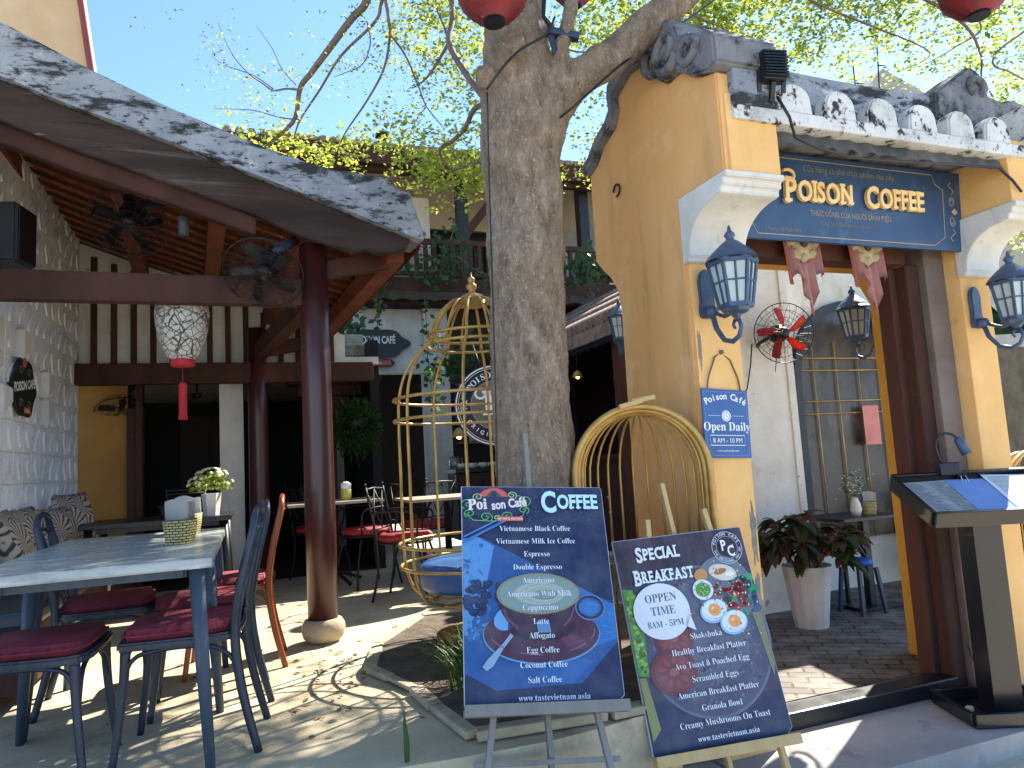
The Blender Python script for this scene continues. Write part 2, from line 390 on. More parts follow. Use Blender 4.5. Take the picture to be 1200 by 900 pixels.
# left gable wall
body = [(2.85, -.37), (3.52, -.37), (3.515, 1.25), (3.505, 1.82), (3.53, 1.96), (3.60, 2.05), (3.70, 2.13), (3.77, 2.20), (3.765, 2.74), (3.66, 2.77), (3.555, 2.85),
        (3.41, 2.89), (3.36, 2.96), (3.37, 3.05), (3.21, 3.105), (2.96, 3.07), (2.91, 2.90), (2.86, 2.86), (2.75, 2.86), (2.62, 2.76), (2.5, 2.72), (2.5, 2.25), (2.85, 2.25)]
mb = MB(); mb.prism(body, 2.0, 2.26, 'u', .008); part('gable_wall', mb, M_yel, gate)
mb = MB(); mb.box(2.012, 2.267, 2.838, 2.90, -.37, 1.94); mb.box(2.03, 2.305, 2.49, 2.86, 2.252, 2.62, .006); part('pilaster', mb, M_yel2, gate)
mb = MB(); mb.tube([(1.985, 3.43+.035*math.cos(R(a)), 2.52+.035*math.sin(R(a))) for a in range(0, 300, 20)], .006, 6); mb.tube([(2.01, 3.43, 2.555), (1.98, 3.43, 2.555)], .006, 6); part('iron_hook', mb, M_ironb, gate)
M_bare = mat('bare_render', '#8e8a82', '#6f6c66', 12, .9, .3, 40)
def blotch(cx, cz, w_, h_, seed, ax, t, n_=26):
    rr = random.Random(seed); o = []
    for k in range(n_):
        q = 2*math.pi*k/n_; r = rr.uniform(.6, 1.1); o.append((cx+w_*r*math.cos(q), cz+h_*r*math.sin(q)))
    return o
for i, (cx, cz, w_, h_) in enumerate(((2.025, 1.02, .02, .13), (2.245, .62, .02, .16), (2.24, .25, .025, .2), (2.05, .3, .03, .12), (2.15, -.2, .11, .12), (2.03, 1.5, .012, .1))):
    mb = MB(); mb.prism([(max(2.014, min(2.265, x)), z) for x, z in blotch(cx, cz, w_, h_, i, 'v', 0)], 2.8365, 2.8375, 'v'); part('peeled_patch', mb, M_bare, gate)
# peeled patch at the pilaster corner
cop = [(3.83, 2.80), (3.765, 2.735), (3.66, 2.765), (3.555, 2.845), (3.41, 2.885), (3.355, 2.955), (3.365, 3.045), (3.21, 3.10), (2.96, 3.065), (2.91, 2.895), (2.86, 2.855),
       (2.75, 2.855), (2.62, 2.755), (2.5, 2.715), (2.44, 2.73), (2.44, 2.86), (2.5, 2.92), (2.56, 2.90), (2.62, 2.98), (2.70, 3.00), (2.75, 3.12), (2.84, 3.18), (2.92, 3.17), (3.0, 3.16), (3.12, 3.18), (3.26, 3.18),
       (3.41, 3.14), (3.43, 3.07), (3.42, 2.99), (3.47, 2.95), (3.60, 2.91), (3.70, 2.84)]
mb = MB(); mb.prism(cop, 1.955, 2.31, 'u', .012); c1 = part('coping', mb, M_dconc, gate)
mb = MB()   # sculpted cloud scroll on the gable
def spiral(cv, cz, r0, r1, a0, a1, u=1.95, w=.02):
    return [(u, cv+(r0+(r1-r0)*t/20)*math.cos(R(a0+(a1-a0)*t/20)), cz+(r0+(r1-r0)*t/20)*math.sin(R(a0+(a1-a0)*t/20))) for t in range(21)]
mb.tube(spiral(2.80, 2.98, .115, .03, -150, 300), [.03-.0007*i for i in range(21)], 8)
mb.tube(spiral(2.63, 2.90, .085, .02, 180, 560), [.026-.0007*i for i in range(21)], 8)
mb.tube(spiral(2.915, 3.03, .1, .04, -90, 120), .025, 8); part('scroll', mb, M_dconc, c1)
mb = MB(); mb.box(2.06, 2.30, 2.46, 2.62, 2.56, 2.84, .012); part('corner_block', mb, M_conc, gate)
# scrolled brackets
def bracket(u0, u1):
    pr = [(2.85, 1.925), (2.80, 1.925), (2.795, 1.945), (2.785, 1.95), (2.785, 1.975)]
    for t in range(13):
        a = R(90*t/12); pr.append((2.785-.245*(1-math.cos(a)), 1.975+.185*math.sin(a)))
    pr += [(2.52, 2.165), (2.52, 2.19), (2.50, 2.195), (2.50, 2.22), (2.475, 2.225), (2.475, 2.25), (2.85, 2.25)]
    mb = MB(); mb.prism(pr, u0, u1, 'u', .004); return mb
part('bracket', bracket(1.985, 2.31), M_white, gate); part('bracket', bracket(3.835, 4.10), M_white, gate)
mb = MB(); mb.box(3.855, 4.085, 2.85, 3.3, -.37, 2.25, .006); mb.box(3.85, 4.09, 2.5, 2.95, 2.252, 2.6, .006); part('pilaster', mb, M_yel2, gate)
mb = MB(); mb.prism([(3.25, -.37), (3.62, -.37), (3.62, 1.95), (3.75, 2.2), (3.77, 2.6), (3.2, 2.78), (2.9, 2.78), (2.62, 2.6), (2.62, 2.255), (3.25, 2.255)], 4.0, 4.2, 'u'); part('gable_wall', mb, M_yelin, gate)
mb = MB(); mb.box(2.262, 3.998, 3.42, 3.6, 2.15, 2.62); part('back_lintel', mb, M_yelin, gate)
# roof: slope, ridge, fascia, tile ends, tin sheet
mb = MB()
prof = [(2.58, 2.57), (2.72, 2.70), (2.88, 2.86)]
for k in range(24):
    u = 2.30+k*.0725
    mb.tube([(u, v, z) for v, z in prof], .03 if k % 2 else .02, 6)
mb.prism([(2.57, 2.54), (2.9, 2.86), (3.3, 2.55)], 2.262, 3.998, 'u'); part('roof', mb, M_dconc, gate)
mb = MB()
rid = [(2.28+1.9*i/20, 3.045-.03*math.sin(math.pi*i/20)+.02*max(0, i-17)) for i in range(21)]
mb.prism([(2.28, 2.75)]+rid+[(4.18, 2.75)], 2.84, 2.97, 'v', .01); part('ridge', mb, M_conc, gate)
mb = MB()
mb.prism([(3.78, 3.02), (3.90, 3.10), (4.02, 3.18), (4.10, 3.23), (4.18, 3.19), (4.23, 3.06), (4.34, 3.03), (4.44, 3.06), (4.55, 3.04), (4.68, 3.0), (4.78, 3.04), (4.9, 3.02), (4.9, 2.8), (4.1, 2.75), (3.78, 2.88)], 2.80, 3.02, 'v', .015)
mb.tube([(4.12+.06*math.cos(R(a)), 2.79, 3.09+.05*math.sin(R(a))) for a in range(-60, 250, 20)], .022, 8); part('ridge_ornament', mb, M_dconc, gate)
mb = MB(); mb.box(2.06, 4.6, 2.47, 2.56, 2.495, 2.562, .008); part('fascia', mb, M_oldwhite, gate)
for k in range(6):
    uc = 2.425+k*.2705; mb = MB()
    pl = [(uc-.1, 2.555)]+[(uc-.094*math.cos(R(a)), 2.61+.10*math.sin(R(a))**.8) for a in range(0, 180, 15)]+[(uc+.094, 2.61)]+[(uc+.1, 2.555)]
    mb.prism(pl, 2.478, 2.56, 'v', .01); part('tile_end', mb, M_oldwhite, gate)
mb = MB(); mb.box(4.0, 4.3, 2.44, 2.62, 2.56, 2.80, .015); part('corner_block', mb, M_oldwhite, gate)
mb = MB()
cols = []
for i in range(161):
    u = 2.305+i*1.545/160; wz = .010*math.sin(u*2*math.pi/.128)
    zl = 2.418+.016*abs(math.sin(u*math.pi/.128))
    cols.append([(u, 2.545+wz*.7, 2.50), (u, 2.515+wz*.7, zl)])
mb.strip(cols, True, .002); part('tin_sheet', mb, mat('tin', '#b4b6b8', '#94969a', 5, .5, .1, 40, layers=(('#4b4744', 8, .6, .74, None),), metal=.5), gate)
# timber frame
mb = MB(); mb.box(2.262, 3.6, 2.98, 3.12, 2.03, 2.165, .006); mb.box(2.262, 3.85, 2.9, 3.02, 2.165, 2.45, .006); part('lintel', mb, M_wood, gate)
pf = []
mb = MB(); mb.box(3.70, 3.853, 2.94, 3.08, -.37, 2.165, .008); pf = part('door_post', mb, M_wood2, gate)
mb = MB(); mb.box(3.60, 3.705, 2.985, 3.2, -.37, 2.03, .012); mb.box(3.55, 3.61, 3.06, 3.16, -.37, 2.03, .008); part('door_jamb', mb, M_wood, pf)
mb = MB(); mb.box(2.262, 3.62, 2.97, 3.10, -.372, -.285, .01); part('threshold', mb, M_blk, gate)

# sign board
sg = thing('shop_sign', 'wide blue signboard with raised gold letters hung under the gateway eave', 'sign', (3.05, 2.79, 2.29))
sg.rotation_euler = (R(4), 0, AZ)
OFF[sg.name] = Vector()
W2, H2 = .80, .225
M_signb = mat('blue_signboard', '#2e4f74', '#223f60', 3, .45, .04, 30, layers=(('#4c7198', 4, .58, .78, None),))
mb = MB(); mb.box(-W2, W2, 0, .03, -H2, H2, .003); part('board', mb, M_signb, sg)
mb = MB(); mb.lay = -.0015
g1 = '#b59b62'
def sgn_frame(dx, dz):
    return [(-W2+dx+.06, H2-dz), (W2-dx-.12, H2-dz), (W2-dx-.10, H2-dz-.05), (W2-dx-.04, H2-dz-.08), (W2-dx-.04, -H2+dz+.05), (W2-dx-.12, -H2+dz), (-W2+dx+.06, -H2+dz), (-W2+dx+.03, -H2+dz+.05), (-W2+dx, -H2+dz+.08), (-W2+dx, H2-dz-.06)]
mb.stroke(sgn_frame(.10, .025), .004, g1, True)
for sx in (-1, 1):
    for q in (1, -1):
        cx = sx*(W2-.075)
        mb.stroke([(cx+.022*math.cos(R(a))*(1-a/900), q*(.055+.03*math.sin(R(a))*(1-a/900))) for a in range(0, 540, 20)], .004, g1)
        mb.stroke([(cx+.018*math.sin(R(a)), q*(.1+a/5200)) for a in range(0, 361, 20)], .004, g1)
    mb.poly([(sx*(W2-.055), .02), (sx*(W2-.03), 0), (sx*(W2-.055), -.02), (sx*(W2-.08), 0)], g1)
mb.text('Cửa hàng cà phê thực phẩm cao cấp', .047, -.02, .142, 'sans', .9, 'CENTER', '#7f7a62')
mb.text('THỨC UỐNG CỦA NGƯỜI SÀNH ĐIỆU', .04, -.02, -.088, 'sans', .8, 'CENTER', '#8d8462', .012)
mb.text('Công giáo đặc quyền của bạn', .032, -.06, -.135, 'sans', .9, 'CENTER', '#6f6c58')
mb.text('7 Hoàng Văn Ngọc Bảo', .026, -.48, -.178, 'sans', .9, 'CENTER', '#7f7a62')
part('painted_writing', mb, M_paint, sg)
def western(mb, word, size, x, z, d, big=1.25, col=None, sx=.72, bold=.018, ext=None, gap=.05):
    """bold condensed lettering with small slab serifs"""
    if col: mb.col = lin(col)
    ser = {'P': 'lb', 'O': '', 'I': 'ctcb', 'S': '', 'N': 'ltrblb', 'C': '', 'F': 'ltlb', 'E': 'ltlb', 'L': 'ltlb', 'A': 'lbrb', 'B': 'ltlb', 'R': 'ltlbrb', 'K': 'ltlbrtrb', 'T': 'cb'}
    cx = x
    for i, ch in enumerate(word):
        if ch == ' ': cx += size*.32; continue
        s = size*(big if i == 0 else 1)
        me = textmesh(ch.upper(), 'sans', 'LEFT', bold, 0)
        xs = [v.co.x for v in me.vertices]; x0, x1 = min(xs)*s*sx, max(xs)*s*sx
        zz = z-(s-size)*.35
        mb.text(ch.upper(), s, cx-x0, zz, 'sans', sx, 'LEFT', None, bold, d)
        wd = x1-x0; h = s*.729; sp = ser.get(ch.upper(), '')
        for q in range(0, len(sp), 2):
            px_ = cx+{'l': .09*s, 'r': wd-.08*s, 'c': wd/2}[sp[q]]
            if ch.upper() == 'T': px_ = cx+wd/2
            zz2 = zz+(h-.045*s if sp[q+1] == 't' else .045*s)
            mb.box(px_-.125*s, px_+.125*s, mb.lay-d*1.002, mb.lay+d*.998, zz2-.045*s, zz2+.045*s)
        cx += wd+gap*s
    return cx-x
M_let = mat('gilded_letters', '#efd094', '#e0b974', 12, .45, .05, 60)
def wwidth(word, size, **k):
    t = MB(); r = western(t, word, size, 0, 0, 0, **k); t.bm.free(); return r
mb = MB(); mb.lay = -.018; K = dict(sx=.78, bold=.03, gap=.055)
w1 = wwidth('POISON', .146, **K); w2_ = wwidth('COFFEE', .146, **K)
x0 = -.475; western(mb, 'POISON', .146, x0, -.02, .010, **K)
mb.tube([(x0+.02-.04*math.cos(R(a)), mb.lay-.004, .105+.028*math.sin(R(a))) for a in range(40, 330, 20)], .009, 6); part('raised_word', mb, M_let, sg)
mb = MB(); mb.lay = -.018; western(mb, 'COFFEE', .146, x0+w1+.09, -.02, .010, big=1.12, **K); part('raised_word', mb, M_let, sg)


# ---- ornate wall lanterns
def low(mb):
    for v in mb.bm.verts: v.co.z -= .055
def wall_lantern(name, label, loc, rz=0, group='ornate wall lanterns'):
    t = thing(name, label, 'lantern', loc, rz, group, local=True)
    mb = MB(); mb.prism([(-.045, -.13), (.045, -.13), (.055, -.09), (.045, -.03), (.05, .08), (.035, .13), (0, .155), (-.035, .13), (-.05, .08), (-.045, -.03), (-.055, -.09)], -.001, -.03, 'v', .006)
    mb.lathe([(0, -.05), (.03, -.035), (.035, 0), (.025, .03), (0, .045)], 12, (0, -.05, -.1), (0, -1, 0)); part('wall_plate', mb, M_lanb, t)
    mb = MB(); cy = -.26
    sp = [(0, -.05, -.1), (0, -.08, -.20), (0, -.14, -.275), (0, -.21, -.295), (0, -.265, -.275), (0, -.29, -.23), (0, -.275, -.19), (0, -.24, -.185), (0, -.225, -.21), (0, -.24, -.23)]
    mb.tube(sp, [.016, .015, .014, .014, .013, .012, .011, .010, .009, .008], 8)
    mb.tube([(0, -.05, -.1), (0, -.16, -.15), (0, cy, -.14)], .011, 8); part('scroll_arm', mb, M_lanb, t)
    # body: hexagonal, tapering down
    mb = MB(); n = 6
    def hexp(r, z, k): a = R(60*k+30); return Vector((r*math.cos(a), cy+r*math.sin(a), z))
    zt, zb, rt, rb = .17, -.06, .125, .085
    for k in range(n):
        mb.bar(hexp(rt, zt, k), hexp(rb, zb, k), .014, .014)
        mb.bar(hexp(rt, zt, k), hexp(rt, zt, k+1), .014, .02); mb.bar(hexp(rb, zb, k), hexp(rb, zb, k+1), .016, .022)
        mi = lambda z, r: (hexp(r, z, k)+hexp(r, z, k+1))/2
        mb.bar(mi(zt-.005, rt), mi(zb, rb), .008, .008)
        rm = (rt*.55+rb*.45); zm = zt*.55+zb*.45
        mb.bar(hexp(rm, zm, k), hexp(rm, zm, k+1), .008, .008)
        # arched top of each face
        A_, B_ = hexp(rt+.004, zt, k), hexp(rt+.004, zt, k+1)
        mb.tube([A_.lerp(B_, s/8)+Vector((0, 0, .035*math.sin(math.pi*s/8))) for s in range(9)], .010, 6)
    mb.lathe([(rb, zb-.01), (.07, zb-.03), (.03, zb-.045), (.02, zb-.06), (0, zb-.062)], 6, (0, cy, 0), smooth=False); low(mb); bd = part('cage', mb, M_lanb, t)
    mb = MB()
    mb.lathe([(.14, .185), (.128, .205), (.10, .235), (.07, .262), (.045, .285), (.022, .30), (.02, .312), (.03, .322), (.026, .336), (.012, .35), (.008, .372), (0, .385)], 12, (0, cy, 0)); low(mb); part('lantern_cap', mb, M_lanb, t)
    mb = MB(); mb.lathe([(rb-.006, zb), (rt-.006, zt), (rt-.03, zt+.03)], 6, (0, cy, 0), smooth=False)
    for v in mb.bm.verts:
        d = Vector((v.co.x, v.co.y-cy, 0)); d = Matrix.Rotation(R(30), 3, 'Z') @ d; v.co.x = d.x; v.co.y = cy+d.y
    low(mb); part('glass', mb, M_frost, bd)
    t.scale = (.86, .86, .86)
    return t
wl = wall_lantern('wall_lantern', 'blue ornate lantern with frosted panes on the pilaster left of the gateway opening', (2.085, 2.838, 1.765))
dup(wl, (3.93, 2.85, 1.74), R(4), 'blue ornate lantern on the pilaster right of the gateway opening, above the menu lectern')
il = dup(wl, (4.09, 3.625, 1.86), R(180), 'lantern with pale panes seen through the gateway beside the yellow jamb')
dup(wl, (3.36, 6.0, 2.2), R(-20), 'small lantern half hidden behind the ochre gable, under the tiled kiosk eave')

# ---- hanging "open daily" sign
od = thing('hanging_sign', 'small blue opening hours sign hanging by a cord on the ochre pilaster', 'sign', (2.13, 2.825, 1.145), 0, None, local=True)
od.rotation_euler = (R(-2), R(3), AZ+R(2))
mb = MB(); mb.prism([(-.135, .165), (.135, .16), (.135, -.165), (-.10, -.165), (-.132, -.10)], -.008, .0, 'v', .001); part('board', mb, M_bsky, od)
mb = MB(); mb.lay = -.0092; wh = '#e8ecf0'
mb.arctext('Poison Café', .044, 0, -.12, .235, 90, 58, 'sans', wh, bold=.02)
mb.ell(0, .035, .026, .026, wh); mb.up(); mb.ring(0, .035, .019, .019, .003, '#35609a'); mb.stroke([(0, .035), (0, .05)], .003, '#35609a'); mb.stroke([(0, .035), (.01, .028)], .003, '#35609a'); mb.lay += .0005
for sx in (-1, 1): mb.rect(sx*.07-.035, sx*.07+.035, .0345, .036, wh)
mb.text('Open Daily', .058, 0, -.035, 'serif', .95, 'CENTER', wh)
mb.stroke([(-.10, -.058), (.10, -.058), (.10, -.105), (-.10, -.105)], .003, wh, True)
mb.text('8 AM - 10 PM', .032, 0, -.093, 'sans', .95, 'CENTER', wh)
mb.text('www.poisoncafe.com', .014, 0, -.135, 'sans', 1, 'CENTER', wh)
mb.stroke([(-.123, .15), (.123, .15), (.123, -.152), (-.09, -.152), (-.12, -.09)], .0015, '#86a6cc', True)
part('lettering', mb, M_paint, od)
mb = MB(); mb.tube([(-.10, -.004, .15), (-.085, -.004, .22), (-.04, -.004, .32), (0, .008, .345), (.05, -.004, .31), (.09, -.004, .22), (.10, -.004, .15)], .004, 6)
mb.lathe([(.011, -.005), (.011, .012), (0, .014)], 8, (0, 0, .345), (0, -1, 0)); part('cord', mb, mat('jute', '#6c6656'), od)

# ---- pink cloths over round wooden door eyes
def door_eye(loc, label, w=.2):
    t = thing('door_eye', label, 'ornament', loc, 0, 'door eyes with pink cloth', local=True); t.scale = (1.25, 1.25, 1.25)
    mb = MB(); mb.lathe([(0, .03), (.03, .034), (.045, .03), (.075, .028), (.08, .015), (.08, 0)], 24, (0, 0, 0), (0, -1, 0))
    for k in range(8):
        a = R(45*k); mb.lathe([(.022, .02), (.016, .032), (0, .036)], 8, (.066*math.cos(a), -.004, .066*math.sin(a)), (0, -1, 0))
    d = part('disc', mb, mat('carved_disc', '#b8a888', '#8d7a5c', 20, .7, .2, 60), t)
    mb = MB(); mb.lathe([(0, .048), (.012, .046), (.022, .036), (.024, .03)], 16, (0, 0, 0), (0, -1, 0)); part('pupil', mb, M_blk, d)
    mb = MB(); cols = []
    for i in range(29):
        s = i/28*2-1
        top = .06 if abs(s) > .55 else -.055-.03*(1-abs(s)/.55)
        low = -.17-.12*math.exp(-((s-.2)/.25)**2)-.035*math.sin(5*s+1)
        fy = -.02-.014*math.sin(s*17)-.006*math.cos(s*31)
        cols.append([(s*(.107)*(1.0 if j < 2 else 1.0-.12*t), fy*(.5+.8*t)-.006, top+(low-top)*t) for j, t in enumerate([k/7 for k in range(8)])])
    mb.strip(cols, True, .002); part('cloth', mb, M_pink, t)
    return t
E1 = door_eye((2.80, 2.955, 2.10), 'round carved door eye with pink cloth, left one below the blue signboard')
E2 = door_eye((3.25, 2.955, 2.10), 'round carved door eye with pink cloth, right one below the blue signboard')

# ---- flood lamp, cables
t = thing('flood_lamp', 'small black floodlight on the grey corner block of the gateway roof', 'lamp', (2.255, 2.43, 2.685), R(-10), None, local=True)
mb = MB(); mb.box(-.055, .055, -.03, .03, -.02, .12, .006)
for k in range(9): mb.box(-.057, .057, -.045, -.03, -.01+k*.014, -.003+k*.014)
part('lamp_housing', mb, M_blk, t); mb = MB(); mb.bar((0, 0, -.02), (0, .03, -.1), .02, .02); mb.bar((-.06, 0, .04), (-.06, .02, -.06), .008, .02); mb.bar((.06, 0, .04), (.06, .02, -.06), .008, .02); part('lamp_bracket', mb, M_blk, t)
mb = MB(); mb.tube([(2.27, 2.43, 2.6), (2.32, 2.42, 2.5), (2.36, 2.44, 2.42), (2.5, 2.48, 2.41), (2.75, 2.50, 2.385), (3.1, 2.5, 2.40), (3.5, 2.5, 2.42), (3.78, 2.5, 2.43), (3.84, 2.48, 2.36), (3.9, 2.48, 2.30)], .007, 6)
solo('cable', mb, M_blk, 'black cable sagging below the white gateway fascia', 'cable', (2.32, 2.43, 2.6))

# ---- red fan inside gateway
def wall_fan(name, label, loc, rad, blade_m, cage_m, n=5, aim=(0, -1, 0), rz=0, arm=True, group=None, gx=22):
    t = thing(name, label, 'fan', loc, rz, group, local=True)
    ax = Vector(aim).normalized(); q = Vector((0, 0, 1)).rotation_difference(ax)
    def pt(r, a, h): return q @ Vector((r*math.cos(a), r*math.sin(a), h))
    mb = MB(); mb.lathe([(0, .045), (.035, .04), (.05, .02), (.05, 0), (0, -.002)], 20); hub = MB()
    for v in mb.bm.verts: v.co = q @ v.co
    part('hub', mb, M_blk, t)
    for k in range(n):
        mb = MB(); a0 = 2*math.pi*k/n; cols = []
        for i in range(9):
            r = rad*(.16+.72*i/8); wd = .30+.16*math.sin(math.pi*(i/8)**.7)
            cols.append([pt(r, a0+.25*i/8+wd*(j/4-.5)*(1.25-.35*i/8), .018+.03*(j/4-.5)) for j in range(5)])
        mb.strip(cols, True, .003); part('blade', mb, blade_m, t)
    mb = MB()
    for h, rr in ((.075, .25), (.07, .5), (.06, .75), (.02, 1.0), (-.05, .8), (-.07, .5)):
        mb.tube([pt(rad*rr, 2*math.pi*k/40, h) for k in range(40)], .0045 if rr == 1 else .002, 5, False, True)
    for k in range(gx):
        a = 2*math.pi*k/gx
        mb.tube([pt(rad*.12, a, .077), pt(rad*.5, a+.12, .07), pt(rad*.85, a+.16, .05), pt(rad, a+.16, .02), pt(rad*.8, a+.1, -.05), pt(rad*.3, a, -.075)], .0016, 4, False)
    part('grille', mb, cage_m, t)
    mb = MB(); mb.lathe([(.045, -.05), (.075, -.07), (.08, -.14), (.06, -.19), (0, -.195)], 16)
    for v in mb.bm.verts: v.co = q @ v.co
    part('motor', mb, M_blk, t)
    return t
f1 = wall_fan('wall_fan', 'wall fan with orange red blades and black grille inside the gateway', (4.27, 4.78, 1.97), .255, M_orange, M_ironb, 5, (-.35, -1, -.12))
mb = MB(); mb.tube([(-.1, .05, -.03), (-.13, .15, -.06), (-.1, .21, -.08)], .016, 8); mb.tube([(-.09, 0, -.12), (-.1, 0, -.25), (-.12, 0, -.33)], .004, 5); part('fan_arm', mb, M_blk, f1)
mb = MB(); mb.tube([(4.06, 4.93, 1.9), (4.05, 4.96, 1.72), (4.0, 4.97, 1.52), (3.85, 4.98, 1.33), (3.6, 4.98, 1.26)], .006, 6)
solo('fan_cable', mb, M_blk, 'thin black flex curving down the white wall from the red fan', 'cable', (4.06, 4.93, 1.9))

# ---- court wall behind the gate, arched window
mb = MB(); mb.prism([(3.45, -.4), (4.5, -.4), (4.5, 2.75), (3.45, 2.75)], 5.0, 5.18, 'v', .01)
for x in range(3): pass
solo('court_wall', mb, M_dirtwall, 'stained white plaster wall seen through the gateway behind the red fan', 'wall', (3.7, 5.0, -.37))
wn = thing('arched_window', 'dark arched window with thin gold grille inside the gateway court', 'window', (5.15, 5.3, -.2))
def arch(cu, r, zs, zb, n=18): return [(cu-r, zb)]+[(cu-r*math.cos(math.pi*i/n), zs+r*1.05*math.sin(math.pi*i/n)) for i in range(n+1)]+[(cu+r, zb)]
mb = MB(); mb.prism([(4.5, -.4), (6.15, -.4), (6.15, 2.75), (4.5, 2.75)], 5.42, 5.6, 'v')
solo('court_end_wall', mb, M_dirtwall, 'pale plaster wall that holds the arched window beyond the gateway', 'wall', (6, 5.5, -.37))
mb = MB(); mb.prism(arch(5.62, .68, 1.62, .1), 5.39, 5.415, 'v')
M_pane = mat('mottled_pane', '#463e36', '#2a241f', 2.2, .35, 0, layers=(('#756b5c', 3.5, .52, .75, (1, 1, .5)), ('#1d1a17', 4.5, .55, .7, None)))  # brown pane colour mottled with paler and darker patches
part('pane', mb, M_pane, wn)
mb = MB(); ou, inn = arch(5.62, .76, 1.62, .1), arch(5.62, .68, 1.62, .1)
for (a, b_), (c, d) in zip(zip(ou, inn), zip(ou[1:], inn[1:])):
    mb.prism([a, c, d, b_], 5.34, 5.418, 'v')
part('frame', mb, mat('slate_frame', '#30363e', '#22272d', 5, .6, .2, 40), wn)
mb = MB()
for x in (5.12, 5.4, 5.68, 5.96): mb.tube([(x, 5.37, .1), (x, 5.37, 2.0)], .007, 6)
for z in (1.3, 1.42, 1.72, 1.84): mb.tube([(4.96, 5.365, z), (6.2, 5.365, z)], .007, 6)
part('grille', mb, M_gold, wn)
mb = MB(); mb.prism([(4.46, -.4), (4.53, -.4), (4.53, 2.7), (4.46, 2.7)], 4.98, 5.42, 'v'); solo('court_wall', mb, M_dirtwall, 'narrow return of the white wall beside the arched window', 'wall', (4.74, 5.2, -.37))
mb = MB(); mb.box(-.10, .10, 0, .002, -.19, .19); t = solo('paper_notice', mb, mat('pink_paper', '#d98a80', '#c97c70', 6, .8), 'pink paper notice beside the yellow jamb inside the gateway', 'notice', (5.72, 5.31, 1.17), 0, None, True)
# ================================================================= PAVILION
pav = thing('pavilion', 'open timber pavilion with lichen grey roof verge and dark red columns at left', 'pavilion', (-.3, 5.6, 0))
def sh(v): return -.07*(v-4.35)
Tp = [(-3.2, 4.62), (-2.4, 4.16), (-1.6, 3.74), (-1.241, 3.561), (-.832, 3.354), (-.397, 3.165), (.068, 2.995), (.40, 2.895), (.62, 2.865), (.845, 2.85), (.885, 2.835), (.91, 2.775), (.985, 2.775), (1.07, 2.50)]
Bp = [(-3.2, 4.10), (-2.4, 3.74), (-1.6, 3.39), (-1.233, 3.241), (-.875, 3.106), (-.397, 2.957), (.064, 2.797), (.56, 2.626), (.999, 2.471), (1.06, 2.455)]
BB = [(-3.2, 3.80), (-2.4, 3.47), (-1.6, 3.145), (-1.229, 3.004), (-.873, 2.872), (-.399, 2.725), (.06, 2.563), (.301, 2.455), (.655, 2.362), (.685, 2.384), (.72, 2.384), (.761, 2.364), (.869, 2.369), (.95, 2.405), (.99, 2.46)]
def zb(u):
    for (a, za), (b, z2) in zip(Bp, Bp[1:]):
        if a <= u <= b: return za+(z2-za)*(u-a)/(b-a)
    return Bp[-1][1] if u > 0 else Bp[0][1]
mb = MB(); mb.prism(Tp+Bp[::-1], 4.30, 4.62, 'v', .012); vg = part('roof_verge', mb, M_conc, pav)
mb = MB(); mb.prism([(u, z+.018) for u, z in Bp]+[(u, z-.004) for u, z in Bp[::-1]], 4.285, 4.5, 'v'); part('verge_moulding', mb, M_conc, vg)
# barge board with a scrolled end
bb = BB
mb = MB(); mb.prism([(u, z-.006) for u, z in Bp[:-2]]+bb[::-1], 4.335, 4.39, 'v', .006); part('barge_board', mb, M_barge, pav)
mb = MB(); mb.prism([(u, z-.10) for u, z in bb[:7]]+[(u, z+.06) for u, z in bb[:7]][::-1], 4.40, 4.48, 'v', .006); part('verge_rafter', mb, M_wood, pav)
# tile deck and flat rafters down the slope
def deck(dz, v0, v1):
    return [[(u+sh(v), v, zb(u)+dz) for v in (v0, v1)] for u in [(-3.2+4.26*i/24) for i in range(25)]]
mb = MB()
for u0 in range(28):
    ua = -3.2+u0*.153; ub = ua+.165
    for k in range(16):
        va = 4.42+k*.205; vb = va+.2
        za, zb2 = zb(ua)+.075, zb(min(ub, 1.06))+.055
        cols = []
        for j in range(5):
            v = va+(vb-va)*j/4; hz = .018*(2*abs(j/4-.5))**2
            cols.append([(ua+sh(v), v, za+hz), (min(ub, 1.06)+sh(v), v, zb2+hz)])
        mb.strip(cols, True)
part('roof_tiles', mb, M_clay, pav)
mb = MB()
mb.strip([[(u+sh(v), v, zb(u)+.14) for v in (4.4, 7.7)] for u in [(-3.2+4.26*i/24) for i in range(25)]], True, .03); part('roof_cover', mb, M_oldtile, pav)
mb = MB()
for k in range(17):
    v = 4.42+k*.2; pts = [(-3.2+4.24*i/18) for i in range(19)]
    for a, b2 in zip(pts, pts[1:]):
        mb.prism([(v-.056, 0), (v+.056, 0), (v+.056, .022), (v-.056, .022)], 0, 0.001, 'u') if False else None
    cols = [[(u+sh(v)-0, v-.06, zb(u)+.035), (u+sh(v), v+.06, zb(u)+.035)] for u in pts]
    mb.strip(cols, False, .022)
part('rafters', mb, M_raft, pav)
def along(u, z0, v0, v1, w_, h_, name, m=M_wood, bev=.01, dz=0):
    mb = MB(); mb.bar((u+sh(v0), v0, z0), (u+sh(v1), v1, z0+dz), w_, h_, bev); return part(name, mb, m, pav)
for u in (-1.42, -.72, -.13, .42, .92):
    along(u, zb(u)-.075, 4.46, 7.7, .115, .15, 'purlin', M_raft)
mb = MB(); cols = [[(1.05+sh(v)+d, v, zb(1.05)+e) for d, e in ((0, -.05), (.02, .08))] for v in (4.36, 5.5, 6.6, 7.7)]
mb.strip(cols, False, .025); part('eave_board', mb, M_raft, pav)
mb = MB()
for k in range(17):
    v = 4.44+k*.2; mb.tube([(1.0+sh(v), v, zb(1.0)+.10), (1.10+sh(v), v, zb(1.05)+.05)], .05, 8)
